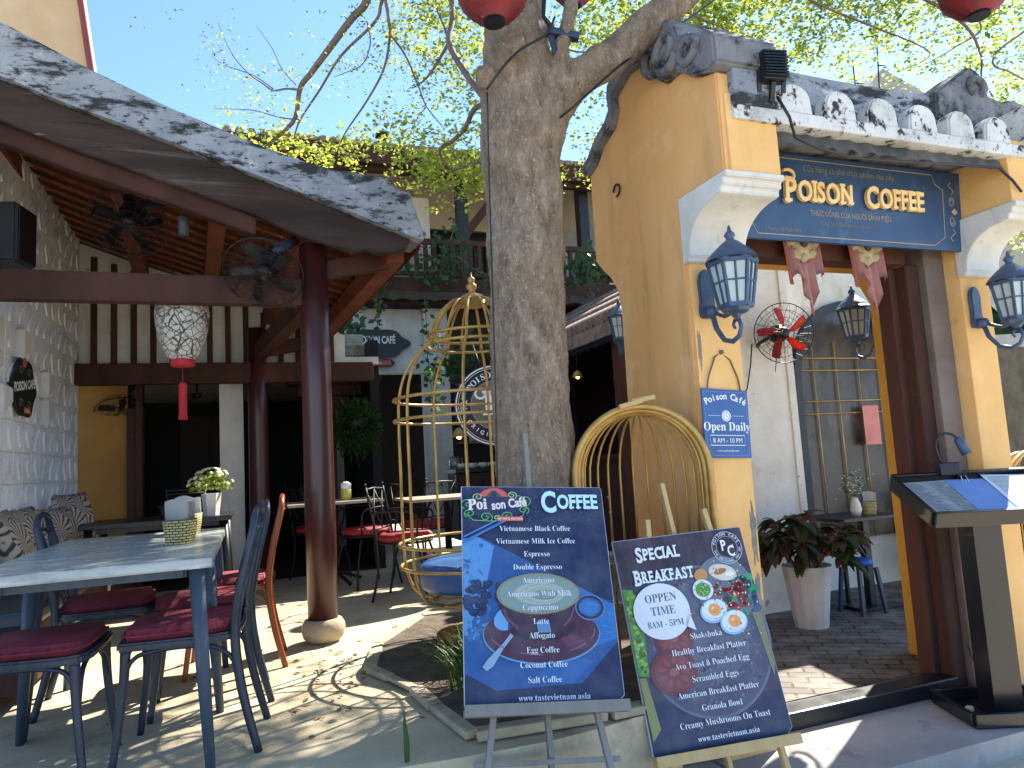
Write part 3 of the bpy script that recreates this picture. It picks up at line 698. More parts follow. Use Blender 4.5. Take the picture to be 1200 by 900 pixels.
part('eave_tiles', mb, M_oldtile, pav)
# beams
mb = MB(); mb.box(-3.2, .34, 4.56, 4.66, 2.075, 2.25, .018); part('tie_beam', mb, M_wood, pav)
mb = MB(); mb.box(-1.6, 1.2, 7.22, 7.34, 1.915, 2.11, .015); part('back_beam', mb, M_wood, pav)
mb = MB(); mb.bar((.405, 4.6, 2.16), (.10, 7.25, 2.2), .10, .16, .015); part('side_beam', mb, M_wood, pav)
mb = MB(); mb.bar((.405, 4.62, 2.3), (.95, 4.62, 2.42), .07, .12, .01); part('eave_bracket', mb, M_wood, pav)
mb = MB(); mb.bar((.10, 7.25, 2.22), (.72, 7.25, 2.34), .08, .13, .01); part('eave_bracket', mb, M_wood, pav)
def column(u, v, zt, r=.0875):
    mb = MB(); mb.lathe([(0, .12), (r*1.03, .12), (r*1.06, .8), (r*1.04, 1.6), (r*.98, zt), (0, zt)], 28, (u, v, 0)); c = part('column', mb, M_colm, pav)
    mb = MB(); mb.lathe([(0, 0), (.085, 0), (.118, .03), (.132, .075), (.128, .105), (.11, .135), (.098, .14), (0, .14)], 28, (u, v, 0)); part('column_base', mb, mat('sandstone_base', '#b0a288', '#998b72', 6, .85, .2, 40, layers=(('#6f6554', 8, .6, .78, None),)), c)
column(.405, 4.6, 2.47); column(.085, 7.28, 2.45)
# white gable panel with dark battens
mb = MB(); mb.prism([(-1.6, 2.1), (.95, 2.1), (.95, 2.42), (-.1, 2.85), (-1.6, 3.5)], 7.44, 7.47, 'v'); gp = part('gable_panel', mb, M_white, pav)
for k in range(15):
    u = -1.5+k*.165; mb = MB(); mb.box(u-.025, u+.025, 7.40, 7.437, 2.1, zb(u+.2)-.06); part('batten', mb, M_wood, gp)

# left wall of white moulded blocks
lw = thing('block_wall', 'white painted wall of moulded leaf relief blocks at the far left', 'wall', (-1.5, 5.7, 0))
M_blkw = mat('painted_block', '#e4e6e6', '#d4d8d9', 3, .75, .06, 40, layers=(('#b5b8b8', 3, .54, .74, None), ('#8f918f', 14, .62, .72, None), ('#6f6e69', 40, .68, .73, None),))
mb = MB(); mb.box(-1.70, -1.475, 3.6, 7.4, 0, 3.7); part('wall_core', mb, M_blkw, lw)
holes = {(8, 6), (7, 7), (5, 5), (6, 4), (9, 6), (9, 9)}
mb = MB(); hb = MB()
for r in range(17):
    for k in range(18):
        v0 = 3.65+k*.208; z0 = .02+r*.208
        if (r, k) in holes or (k > 2 and (r, k) in {(7, 12), (8, 12)}):
            hb.prism([(v0+.01, z0+.01), (v0+.2, z0+.1), (v0+.19, z0+.19), (v0+.01, z0+.2)], -1.49, -1.40, 'u', .004); continue
        mb.box(-1.48, -1.452, v0+.002, v0+.206, z0+.001, z0+.207, .004)
        c = (v0+.104, z0+.104); s = random.uniform(.06, .088); c = (c[0]+random.uniform(-.012, .012), c[1]+random.uniform(-.008, .008))
        for sg_ in (random.choice((1, -1)),):
            pl = [(c[0]+sg_*(.03*math.cos(math.pi*i/6)+.03*math.sin(math.pi*i/6)) + .05*(i/6-.5)*sg_*0+ (.03*(i/6-.5)), c[1]-s+2*s*i/6) for i in range(7)]
            pl += [(c[0]+sg_*(.03*math.cos(math.pi*i/6)-.035*math.sin(math.pi*i/6)) + (.03*(i/6-.5)), c[1]-s+2*s*i/6) for i in range(5, 0, -1)]
            mb.prism(pl, -1.455, -1.440, 'u')
part('relief_blocks', mb, M_blkw, lw); part('vent_blocks', hb, M_white, lw)
# wall plaque
pq = thing('wall_plaque', 'small black and green cafe plaque with white lettering on the white block wall', 'sign', (-1.425, 5.6, 1.70), 0, None, local=True)
pq.rotation_euler = (0, 0, AZ+R(90))
def plaque(mb, s=1):
    out = [(.26*s*math.cos(R(a))*(1+.08*math.cos(R(6*a))), .2*s*math.sin(R(a))*(1+.06*math.cos(R(6*a)))) for a in range(0, 360, 6)]
    return out
mb = MB(); mb.prism(plaque(mb), -.012, .0, 'v', .003); part('panel', mb, mat('plaque_black', '#1c2022', '#15181a', 6, .5), pq)
mb = MB(); mb.lay = -.0135
for q in range(4): mb.stroke([((-1)**q*.09+.05*math.cos(R(a))*(1-a/500), (-.11 if q < 2 else .11)+.03*math.sin(R(a))*(1-a/600)) for a in range(0, 400, 20)], .008, '#7d8a4a')
mb.ell(-.02, .17, .045, .035, '#c0503c'); mb.up(); mb.text('POISON CAFÉ', .085, 0, -.01, 'sans', .9, 'CENTER', '#e8e8e2', .03, 0, R(9))
part('painted_writing', mb, M_paint, pq); mb = MB(); mb.lay = -.0135; mb.rect(-.02, .13, -.17, -.13, '#c4583e'); mb.up(); mb.text('HOI AN', .025, .055, -.16, 'sans', 1, 'CENTER', '#f0e8e0', .02)
part('ribbon', mb, M_paint, pq)
# speaker
t = thing('wall_speaker', 'dark grey loudspeaker on the block wall under the roof at the left edge', 'speaker', (-1.38, 5.12, 2.60), R(90-12), None, local=True)
mb = MB(); mb.prism([(-.12, -.19), (.12, -.19), (.12, .19), (-.12, .19)], -.09, .12, 'v', .015); part('cabinet', mb, mat('speaker_grey', '#33383f', '#2a2f35', 6, .6, .1, 80), t)
mb = MB(); mb.box(-.1, .1, -.1, -.092, -.17, .17, .003); part('front_grille', mb, M_blk, t); mb = MB(); mb.box(-.04, .04, .12, .16, -.06, .06, .005); part('bracket', mb, M_blk, t)

# fans of the pavilion
f2 = wall_fan('fan', 'black wall fan on the column head of the pavilion', (.10, 4.42, 2.24), .235, mat('smoke_blade', '#2c2d30', '#1f2023', 5, .35), M_ironb, 5, (-.25, -.75, -.75), 0, True, 'black pavilion fans', 26)
mb = MB(); mb.tube([(.02, .06, .1), (.12, .1, .2), (.2, .16, .26)], .03, 10); mb.lathe([(.05, 0), (.055, .08), (.045, .1), (0, .1)], 14, (.03, .07, .06), (.5, .3, .6)); part('fan_arm', mb, M_blue, f2)
f3 = copy_tree(f2); f3.location = SW(-.70, 4.95, 2.68); f3.rotation_euler = (R(10), R(14), AZ+R(30)); f3['label'] = 'dark wire caged fan hung under the rafters near the left end of the barge board'
f4 = copy_tree(f2); f4.location = SW(-1.18, 7.9, 1.75); f4.rotation_euler = (R(20), 0, AZ+R(40)); f4['label'] = 'black fan in shadow by the mustard door frame behind the beam'
# camera-like spot lamp next to fan
t = thing('spot_lamp', 'small grey spot lamp under the pavilion rafters beside a fan', 'lamp', (-.36, 4.7, 2.6), 0, None, local=True)
mb = MB(); mb.lathe([(0, -.07), (.03, -.07), (.034, .04), (.02, .06), (0, .06)], 14); part('lamp_housing', mb, mat('lamp_grey', '#4a525c'), t); mb = MB(); mb.tube([(0, 0, .05), (0, .02, .18)], .008, 6); part('stem', mb, M_blk, t)

# paper lantern
t = thing('paper_lantern', 'white paper lantern with black flower line pattern and red tassel under the beam', 'lantern', (-.38, 4.80, 1.97), 0, None, local=True)
prof = [(.062, -.205), (.085, -.19), (.115, -.13), (.14, -.06), (.156, .02), (.160, .09), (.152, .14), (.135, .175), (.11, .195)]
m, n, b, l = newmat('flower_paper')
tcn = n.nodes.new('ShaderNodeTexCoord'); 
vo = n.nodes.new('ShaderNodeTexVoronoi'); vo.feature = 'DISTANCE_TO_EDGE'; vo.inputs['Scale'].default_value = 26
vo2 = n.nodes.new('ShaderNodeTexVoronoi'); vo2.feature = 'DISTANCE_TO_EDGE'; vo2.inputs['Scale'].default_value = 11
l.new(tcn.outputs['Object'], vo.inputs[0]); l.new(tcn.outputs['Object'], vo2.inputs[0])
mn = n.nodes.new('ShaderNodeMath'); mn.operation = 'MINIMUM'; l.new(_ramp(n, l, vo.outputs['Distance'], .02, .07), mn.inputs[0]); l.new(_ramp(n, l, vo2.outputs['Distance'], .012, .045), mn.inputs[1])
l.new(_mix(n, l, mn.outputs[0], lin('#2a2723'), lin('#dcd8cc')), b.inputs['Base Color']); b.inputs['Roughness'].default_value = .8
tr = n.nodes.new('ShaderNodeBsdfTranslucent'); tr.inputs[0].default_value = (.7, .66, .58, 1); ms = n.nodes.new('ShaderNodeMixShader'); ms.inputs[0].default_value = .3
l.new(b.outputs[0], ms.inputs[1]); l.new(tr.outputs[0], ms.inputs[2]); l.new(ms.outputs[0], n.nodes['Material Output'].inputs[0])
mb = MB(); mb.lathe(prof, 32); part('shade', mb, m, t)
mb = MB(); mb.lathe([(.062, -.245), (.07, -.24), (.07, -.205), (.06, -.203)], 24); part('rim', mb, M_tass, t); mb = MB(); mb.lathe([(.11, .193), (.112, .21), (.10, .212)], 24); part('rim', mb, M_tass, t)
mb = MB(); mb.tube([(0, 0, -.24), (0, 0, -.36)], .003, 5); mb.tube([(0, 0, .2), (0, -.08, .29)], .004, 5); part('string', mb, M_redl, t)
mb = MB(); mb.lathe([(0, -.345), (.02, -.35), (.024, -.365), (.024, -.54), (.028, -.575), (0, -.575)], 16); part('tassel', mb, M_tass, t)

# ================================================================= ROOM BEHIND THE PAVILION
rm = thing('dining_room', 'dark dining room with mustard door frame and white pillar behind the pavilion', 'building', (-.6, 8.5, 0))
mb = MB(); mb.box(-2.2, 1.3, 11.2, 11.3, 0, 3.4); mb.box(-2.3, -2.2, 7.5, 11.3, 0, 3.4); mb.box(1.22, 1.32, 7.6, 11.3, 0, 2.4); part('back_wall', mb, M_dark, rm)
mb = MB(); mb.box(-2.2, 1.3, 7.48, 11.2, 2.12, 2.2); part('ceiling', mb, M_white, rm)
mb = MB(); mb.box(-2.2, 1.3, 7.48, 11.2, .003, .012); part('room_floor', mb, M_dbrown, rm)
mb = MB(); mb.box(-.27, -.05, 7.50, 7.70, 0, 2.12, .006); part('pillar', mb, M_white, rm)
mb = MB(); mb.box(-1.70, -1.12, 7.86, 7.94, 0, 2.12); part('mustard_panel', mb, mat('mustard_paint', '#9a6c22', '#8a5f1c', 3, .7), rm); mb = MB(); mb.box(-1.12, -1.02, 7.80, 7.95, 0, 1.75, .01); mb.box(-1.04, -.98, 7.78, 7.94, 0, 2.12, .005); part('door_frame', mb, M_wood, rm)
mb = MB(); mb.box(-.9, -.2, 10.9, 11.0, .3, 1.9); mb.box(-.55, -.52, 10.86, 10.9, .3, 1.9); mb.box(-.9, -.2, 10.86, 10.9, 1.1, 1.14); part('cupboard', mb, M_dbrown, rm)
mb = MB(); mb.tube([(-.55, 8.8, 2.12), (-.55, 8.8, 2.0)], .012, 6); mb.lathe([(0, 0), (.05, 0), (.05, .05), (0, .06)], 12, (-.55, 8.8, 1.94)); part('ceiling_spot', mb, M_blk, rm)
t = thing('side_table', 'dark side table with plates in the dim dining room', 'table', (-.55, 9.0, 0), 0, None, local=True)
mb = MB(); mb.box(-.4, .4, -.3, .3, .72, .75, .005); part('tabletop', mb, M_blk, t)
for x in (-.35, .35):
    for y in (-.25, .25): mb = MB(); mb.box(x-.02, x+.02, y-.02, y+.02, 0, .72); part('leg', mb, M_blk, t)

# house far behind, top left
hs = thing('rendered_house', 'tall cream house wall with red drain pipe above the pavilion roof', 'building', (-5, 11.0, 0))
mb = MB(); mb.prism([(-8, 0), (-1.45, 0), (-1.62, 5.2), (-1.75, 6.15), (-2.2, 9.6), (-8, 9.6)], 9.5+2, 10.2+2, 'v'); part('wall', mb, mat('cream_render', '#d9b78c', '#cfa97a', 2, .85, .05, 30), hs)
mb = MB(); mb.tube([(-1.6, 11.45, 5.2), (-1.73, 11.45, 6.2), (-2.17, 11.45, 9.6)], .045, 8); part('drain_pipe', mb, mat('red_pipe', '#8d4038', '#7a352f'), hs)
for q in (hs,): q.location = SW(-5.05, 9.2, 0)
# ================================================================= TREE
m, n, b, l = newmat('bark'); tc = n.nodes.new('ShaderNodeTexCoord').outputs['Object']
f = _noise(n, l, tc, 16, 12, .78, (1, 1, .4)); col = _mix(n, l, _ramp(n, l, f, .38, .62), lin('#bda78f'), lin('#6e5b49'))
col = _mix(n, l, _ramp(n, l, _noise(n, l, tc, 55, 8, .8, (1, 1, .45)), .48, .60), col, lin('#93806c'))
col = _mix(n, l, _ramp(n, l, _noise(n, l, tc, 90, 6, .75, (1, 1, .5)), .57, .66), col, lin('#d0c6b6'))
col = _mix(n, l, _ramp(n, l, _noise(n, l, tc, 60, 6, .8, (1, 1, .4)), .60, .68), col, lin('#4c4238'))
col = _mix(n, l, _ramp(n, l, _noise(n, l, tc, 4.5, 8, .75, (1, 1, 1.6)), .58, .70), col, lin('#b9b1a4'))
col = _mix(n, l, _ramp(n, l, _noise(n, l, tc, 3.2, 8, .75), .56, .72), col, lin('#5d5145')); l.new(col, b.inputs['Base Color'])
b.inputs['Roughness'].default_value = .9; bp = n.nodes.new('ShaderNodeBump'); bp.inputs['Strength'].default_value = 1; bp.inputs['Distance'].default_value = .03
l.new(_noise(n, l, tc, 38, 10, .8, (1, 1, .3)), bp.inputs['Height']); l.new(bp.outputs[0], b.inputs['Normal']); M_bark = m
M_twig = mat('twig_bark', '#7d6a5e', '#5f5048', 12, .8, .2, 60)
T0 = Vector((.07, 3.42, -.1))
tree = wthing('shade_tree', 'grey barked shade tree with small bright leaves growing between the pavilion and the gateway', 'tree', Matrix.Translation(T0))
def tl(p): return Vector(p)-T0
def smooth(pts, k=5):
    pts = [Vector(p) for p in pts]; o = []
    for i in range(len(pts)-1):
        p0, p1, p2, p3 = pts[max(i-1, 0)], pts[i], pts[i+1], pts[min(i+2, len(pts)-1)]
        for j in range(k):
            t_ = j/k; o.append(.5*((2*p1)+(p2-p0)*t_+(2*p0-5*p1+4*p2-p3)*t_*t_+(3*p1-p0-3*p2+p3)*t_**3))
    o.append(pts[-1]); return o
def lerpl(v, n_):
    return [v[0]+(v[-1]-v[0])*i/(n_-1) for i in range(n_)] if len(v) == 2 else [float(np.interp(i/(n_-1), np.linspace(0, 1, len(v)), v)) for i in range(n_)]
def limb(mb, pts, rs, n_=10, k=5):
    p = smooth([tl(q) for q in pts], k); mb.tube(p, lerpl(rs, len(p)), n_)
mb = MB()
limb(mb, [(.07, 3.42, -.15), (.075, 3.42, .1), (.08, 3.42, .5), (.085, 3.42, 1.0), (.095, 3.42, 1.7), (.11, 3.42, 2.3), (.115, 3.42, 2.65), (.12, 3.43, 2.95), (.13, 3.45, 3.3), (.12, 3.5, 3.8), (.05, 3.55, 4.6), (-.05, 3.6, 5.6), (.05, 3.7, 6.6)],
     [.30, .235, .205, .19, .188, .192, .205, .18, .155, .135, .11, .08, .03], 20)
limb(mb, [(.16, 3.41, 2.45), (.25, 3.40, 2.72), (.40, 3.39, 2.90), (.62, 3.38, 3.04), (.95, 3.36, 3.30), (1.4, 3.3, 3.62), (2.1, 3.2, 4.1), (2.9, 3.0, 4.7)], [.13, .115, .098, .088, .085, .075, .055, .02], 14)
limb(mb, [(.24, 3.36, 2.68), (.30, 3.33, 2.88), (.335, 3.33, 3.05), (.40, 3.32, 3.25), (.42, 3.3, 3.6), (.5, 3.2, 4.3)], [.06, .045, .042, .038, .03, .015], 10)
limb(mb, [(.10, 3.30, 2.92), (.09, 3.22, 2.98), (.09, 3.17, 3.01)], [.09, .075, .07], 12, 4)      # sawn stubs
limb(mb, [(.0, 3.36, 2.82), (-.045, 3.26, 2.88), (-.055, 3.22, 2.90)], [.07, .05, .04], 12, 4)
limb(mb, [(.05, 3.5, 3.9), (-.25, 3.85, 4.1), tuple(P(480, -120, 4.15)), tuple(P(430, -230, 4.3))], [.07, .055, .04, .02], 10)
limb(mb, [(.1, 3.55, 4.4), (.5, 4.2, 5.0), (1.2, 5.0, 5.4)], [.07, .05, .02], 10)
limb(mb, [(0, 3.6, 5.0), (-.5, 3.0, 5.6), (-1.2, 2.4, 6.0)], [.06, .045, .02], 10)
wob(mb, .012, 5); wob(mb, .004, 17)
trunk = part('trunk', mb, M_bark, tree)
md = trunk.modifiers.new('fuse', 'REMESH'); md.mode = 'VOXEL'; md.voxel_size = .013; md.use_smooth_shade = True
md = trunk.modifiers.new('soft', 'SMOOTH'); md.factor = .5; md.iterations = 2
for nm, sc_t, st_t in (('knots', .16, .035), ('flakes', .035, .012)):
    tx_ = bpy.data.textures.new(nm, 'CLOUDS'); tx_.noise_scale = sc_t; tx_.noise_depth = 4
    md = trunk.modifiers.new(nm, 'DISPLACE'); md.texture = tx_; md.strength = st_t; md.mid_level = .5; md.texture_coords = 'LOCAL'
# finer branches traced from the photo, each at its own distance
mb = MB(); tips = []
def br(px_, Y0, Y1, r0, r1, leaf=1.0, start=None):
    N = len(px_); pts = [P(x, y, Y0+(Y1-Y0)*i/(N-1)) for i, (x, y) in enumerate(px_)]
    if start is not None: pts = [Vector(start)]+pts
    sm = smooth([tl(p) for p in pts], 5); mb.tube(sm, lerpl([r0, r1], len(sm)), 7)
    tips.append(([p+T0 for p in sm], leaf)); return pts
HUB = P(480, -120, 4.15); RH = Vector((2.1, 3.2, 4.1))
A_ = br([(440, -55), (430, 0), (412, 22), (385, 58), (365, 85), (352, 103), (347, 135), (335, 152), (312, 172), (290, 200)], 4.3, 4.9, .030, .010, .7, HUB)
br([(470, -60), (448, 0), (440, 25), (400, 65), (375, 105), (352, 140), (345, 160)], 4.3, 4.7, .015, .005, .5, HUB)
br([(452, -30), (455, 20), (457, 40), (450, 80), (430, 118), (405, 155), (395, 178)], 4.2, 4.6, .014, .004, .6, HUB)
br([(457, 40), (475, 65), (490, 100), (500, 125), (520, 150)], 4.3, 4.5, .009, .003, .5)
br([(500, 125), (488, 140), (484, 160)], 4.4, 4.5, .004, .002, .5)
br([(528, -40), (530, 20), (526, 50), (545, 85), (562, 108), (580, 130)], 4.2, 3.62, .016, .02, .7, (-.12, 3.75, 4.05))
br([(526, 50), (505, 85), (490, 100)], 4.1, 4.3, .011, .005, .5)
br([(526, 50), (520, 30), (512, 10), (508, -20)], 4.1, 4.0, .008, .004, 1)
br([(575, 118), (556, 128), (545, 150), (530, 165), (518, 172), (516, 182), (530, 200)], 3.62, 4.2, .017, .006, .9)
br([(348, 105), (335, 104), (320, 106), (308, 98), (290, 85), (270, 60), (255, 25)], 4.55, 4.7, .008, .002, .5)
br([(320, 104), (300, 90), (280, 82), (262, 76), (248, 66)], 4.6, 4.7, .005, .0015, .6)
br([(352, 140), (330, 138), (300, 130), (280, 128), (250, 127)], 4.7, 4.9, .006, .0015, .6)
br([(430, 25), (434, 50), (425, 75), (405, 85), (392, 90)], 4.3, 4.5, .006, .002, .8)
br([(300, 30), (318, 55), (330, 80), (347, 100)], 4.5, 4.6, .002, .004, .5)
br([(530, 200), (545, 195), (560, 190), (585, 175)], 4.2, 3.7, .008, .012, .8)
br([(1000, -60), (1120, 20), (1148, 60), (1150, 90), (1152, 118)], 4.3, 4.6, .014, .004, .8, RH)
br([(1240, -20), (1165, 65), (1185, 85), (1205, 95)], 4.6, 4.8, .012, .004, .8, (2.5, 3.1, 4.4))
br([(900, -30), (960, 5), (1020, 30), (1090, 62), (1050, 85)], 3.9, 4.3, .012, .002, .9, (1.4, 3.3, 3.62))
br([(1000, -40), (1100, -10), (1150, 30), (1120, 55), (1085, 75)], 4.2, 4.4, .012, .002, .8, RH)
br([(760, -40), (800, 10), (850, 35), (880, 62)], 4.4, 4.6, .012, .003, .9, (.10, 3.52, 4.0))
br([(640, 30), (660, 55), (690, 60), (720, 40), (760, 20)], 4.0, 4.6, .010, .003, 1, (.13, 3.5, 3.3))
part('branches', mb, M_twig, tree)
# leaves
LV, LC = [], []
rng = np.random.default_rng(5)
def leaves(cen, axes, N, size, bright=.5, spread=.35, droop=.3):
    c = np.array(cen) + rng.normal(size=(N, 3))*np.array(axes)*.5
    d = rng.normal(size=(N, 3)); d[:, 2] = d[:, 2]*.35-droop*.3; d /= np.linalg.norm(d, axis=1)[:, None]
    nn = rng.normal(size=(N, 3))*.55+np.array([0, 0, 1]); s = np.cross(d, nn); s /= np.linalg.norm(s, axis=1)[:, None]
    L = size*rng.uniform(.6, 1.25, N)[:, None]; W = L*.30
    up = np.cross(s, d)*L*.08
    quad = np.stack([c, c+d*L*.5+s*W+up, c+d*L, c+d*L*.5-s*W+up], 1)
    LV.append(quad); LC.append(np.clip(rng.normal(bright, spread, N), 0, 1))
def sprays(cen, axes, nsp, per, size, bright, sp=.09):
    """clumpy foliage: many short sprays of leaves around a centre"""
    for k in range(nsp):
        q = np.array(cen)+rng.normal(size=3)*np.array(axes)*.5
        dr = rng.normal(size=3); dr[2] *= .4; dr /= np.linalg.norm(dr)
        for t_ in np.linspace(0, 1, max(2, per//5)):
            leaves(q+dr*sp*2*t_, (sp*.7, sp*.7, sp*.45), 5, size, bright)
for pts, k in tips:
    for p in pts[4:]:
        if random.random() < (.85*k if k > .75 else .5*k): sprays(tuple(p+Vector((random.uniform(-.06, .06), random.uniform(-.06, .06), random.uniform(-.04, .05)))), (.10, .12, .09), 1, 11, .026, .45, .05)
def cl(x, y, Y, rx, rz, ry, nsp, per, size, br_, sp=.09): sprays(P(x, y, Y), (rx, ry, rz), nsp, per, size, br_, sp)
# sprays just above the pavilion verge
for x, y, k in ((285, 158, 5), (310, 166, 7), (335, 172, 8), (362, 176, 8), (385, 178, 9), (408, 172, 10), (425, 182, 7), (300, 172, 6), (370, 165, 7), (345, 186, 6), (400, 190, 6), (330, 160, 6)):
    cl(x, y, 5.0, .16, .09, .3, int(k*1.1), 14, .042, .75, .06)
for x, y, k in ((450, 150, 7), (470, 165, 9), (485, 160, 7), (465, 197, 7), (490, 200, 9), (515, 190, 9), (535, 178, 10), (550, 200, 10), (540, 220, 8), (562, 215, 9), (555, 160, 7), (525, 215, 4), (565, 185, 8), (505, 170, 6), (520, 205, 8)):
    cl(x, y, 4.5, .17, .10, .3, int(k*1.15), 15, .040, .8, .065)
for x, y, k in ((480, 20, 10), (500, 45, 10), (520, 15, 14), (510, 80, 9), (545, 40, 15), (555, 85, 11), (530, 60, 10), (490, 60, 7), (560, 10, 15), (475, -10, 14), (540, 110, 7), (500, 10, 8)):
    cl(x, y, 4.6, .22, .17, .5, int(k*1.4), 18, .038, .72, .09)
for x, y, k in ((510, 130, 5), (490, 120, 4), (540, 140, 5), (470, 120, 3), (450, 100, 2), (430, 60, 2), (410, 90, 2), (520, 110, 4), (290, 60, 3), (275, 85, 3), (265, 40, 2), (310, 120, 3), (285, 130, 3), (330, 140, 2), (370, 40, 2)):
    cl(x, y, 4.6, .25, .2, .4, k*2, 10, .024, .35, .10)  # leaf colour set darker here to imitate silhouettes against the sky
# behind the trunk on the right
for x, y, k in ((668, 110, 6), (680, 140, 6), (690, 90, 8), (675, 180, 5), (700, 60, 9), (665, 210, 4), (720, 40, 9), (740, 25, 9), (710, 110, 5), (690, 165, 5), (655, 40, 10), (690, 35, 12), (760, 35, 8)):
    cl(x, y, 6.0, .28, .22, .6, k*2, 14, .045, .7, .10)
# right-hand crown
for x, y, k in ((790, 40, 8), (830, 15, 16), (860, 30, 16), (890, 20, 20), (920, 38, 18), (950, 25, 18), (980, 30, 12), (1000, 15, 18), (880, 55, 9), (1035, 25, 16), (1060, 28, 8), (1070, 10, 16), (1100, 30, 12), (1130, 50, 5), (1140, 20, 14), (1165, 40, 14), (1190, 25, 14), (1130, 85, 5), (905, 64, 3), (1085, 74, 1), (1180, 60, 9), (850, 0, 15), (1020, 60, 5)):
    cl(x, y, 6.5, .42, .22, 1.3, int(k*1.9), 20, .052, .6, .13)
# the crown past the gateway, whose shade falls on the front of the terrace
for k in range(70):
    x, y = random.uniform(1.0, 4.6), random.uniform(5.6, 7.6); sprays((x, y, max(4.55+.33*(y-5.6), 1.5+y*.60 if x/y > .38 else 0)+random.uniform(.1, 1.5)), (.6, .6, .35), 6, 22, .075, .55, .15)
# the crown above the picture
for k in range(150):
    a = random.uniform(0, 2*math.pi); r = 2.9*math.sqrt(random.random())
    z = 4.5+1.9*random.random()+ .6*(1-r/2.9)
    x, y = .5+r*math.cos(a)*1.05, 3.2+r*math.sin(a)*.85
    if y < 2.9 or z > 4.5+.25*(y-3): sprays((x, y, z), (.5, .5, .3), 6, 22, .085, .5, .14)
Q = np.concatenate(LV).astype(np.float32); cc = np.concatenate(LC).astype(np.float32); NL = len(Q)
# keep stray leaves of the sprays off the roofs and walls
me = bpy.data.meshes.new('crown'); me.vertices.add(NL*4); me.loops.add(NL*4); me.polygons.add(NL)
me.vertices.foreach_set('co', (Q-np.array(T0, dtype=np.float32)).reshape(-1)); me.loops.foreach_set('vertex_index', np.arange(NL*4, dtype=np.int32))
me.polygons.foreach_set('loop_start', np.arange(0, NL*4, 4, dtype=np.int32)); me.polygons.foreach_set('loop_total', np.full(NL, 4, dtype=np.int32))
me.update(); ca = me.color_attributes.new('Col', 'FLOAT_COLOR', 'CORNER'); c4 = np.ones((NL, 4, 4), dtype=np.float32); c4[:, :, :3] = cc[:, None, None]
ca.data.foreach_set('color', c4.reshape(-1)); me.materials.append(M_green1); me.validate()
o = bpy.data.objects.new('crown', me); COL.objects.link(o); o.parent = tree
print('leaves', NL)
# planter bed round the tree
mb = MB(); bed = [(-.80, 3.72), (-.66, 3.55), (-.52, 3.36), (-.40, 3.1), (-.22, 2.76), (.3, 2.90), (1.0, 3.18), (.95, 3.9), (.7, 4.9), (0, 5.1), (-.7, 4.9), (-.85, 4.2)]
mb.prism(bed, 0.001, .03, 'z', .008); wob(mb, .012, 6, (1, 1, 0)); o = link('planter_bed', mb, M_soil); o['kind'] = 'structure'
kb = wthing('planter_kerb', 'low rough stone kerb round the bed at the foot of the tree', 'kerb', Matrix.Translation((0, 3.6, 0)))
mb = MB()
for a, b_ in zip(bed, bed[1:]+bed[:1]):
    a, b_ = Vector((*a, .022)), Vector((*b_, .022)); n_ = max(1, int((b_-a).length/.3))
    for i in range(n_): mb.bar(a.lerp(b_, (i+.02)/n_)-Vector((0, 3.6, 0)), a.lerp(b_, (i+.98)/n_)-Vector((0, 3.6, 0)), random.uniform(.04, .08), random.uniform(.02, .04), .01)
wob(mb, .008, 9); part('kerb_stones', mb, mat('kerb_stone', '#b3a68c', '#94886f', 6, .9, .3, 40, layers=(('#8f897d', 9, .6, .75, None),)), kb)
# grassy tuft in the bed, front
def blades(N, R_, H_, wd, seed, bend=.5):
    rg = random.Random(seed); mb = MB()
    for i in range(N):
        a = rg.uniform(0, 2*math.pi); r = R_*math.sqrt(rg.random())*.6; h = H_*rg.uniform(.5, 1.1); be = bend*rg.uniform(.3, 1.2)*h
        p = Vector((r*math.cos(a), r*math.sin(a), 0)); d = Vector((math.cos(a+rg.uniform(-.5, .5)), math.sin(a+rg.uniform(-.5, .5)), 0)); s = Vector((-d.y, d.x, 0))
        cols = []; c_ = rg.random(); mb.col = (c_, c_, c_, 1)
        for k in range(6):
            t_ = k/5; q = p+d*be*t_*t_+Vector((0, 0, h*(t_-.35*t_*t_*bend*2*rg.uniform(.9, 1)))); wdt = wd*(1-t_**2)*.5+.0006
            cols.append([q-s*wdt, q+s*wdt])
        mb.strip(cols, True)
    return mb
g = blades(150, .26, .42, .007, 3, .8); o = solo('grass_tuft', g, M_green2, 'long arching grass tuft in the bed beside the coffee menu board', 'plant', tuple(toS(Vector((-.21, 3.30, .04)))), 0, None, True)
g = blades(90, .2, .3, .006, 4, .9); o = solo('grass_tuft', g, M_green2, 'dark grass under the blue cushion of the big gold cage', 'plant', tuple(toS(Vector((-.33, 3.7, .04)))), 0, None, True)
mb = MB(); mb.col = (.6, .6, .6, 1); mb.strip([[(0, 0, 0), (.018, 0, 0)], [(0, 0, .06), (.022, 0, .06)], [(.002, .01, .13), (.014, .01, .13)], [(.01, .02, .17), (.011, .02, .17)]])
solo('leaf_blade', mb, M_green2, 'single upright green blade at the terrace edge', 'plant', (.49, 2.6, .0), 0, None, True)
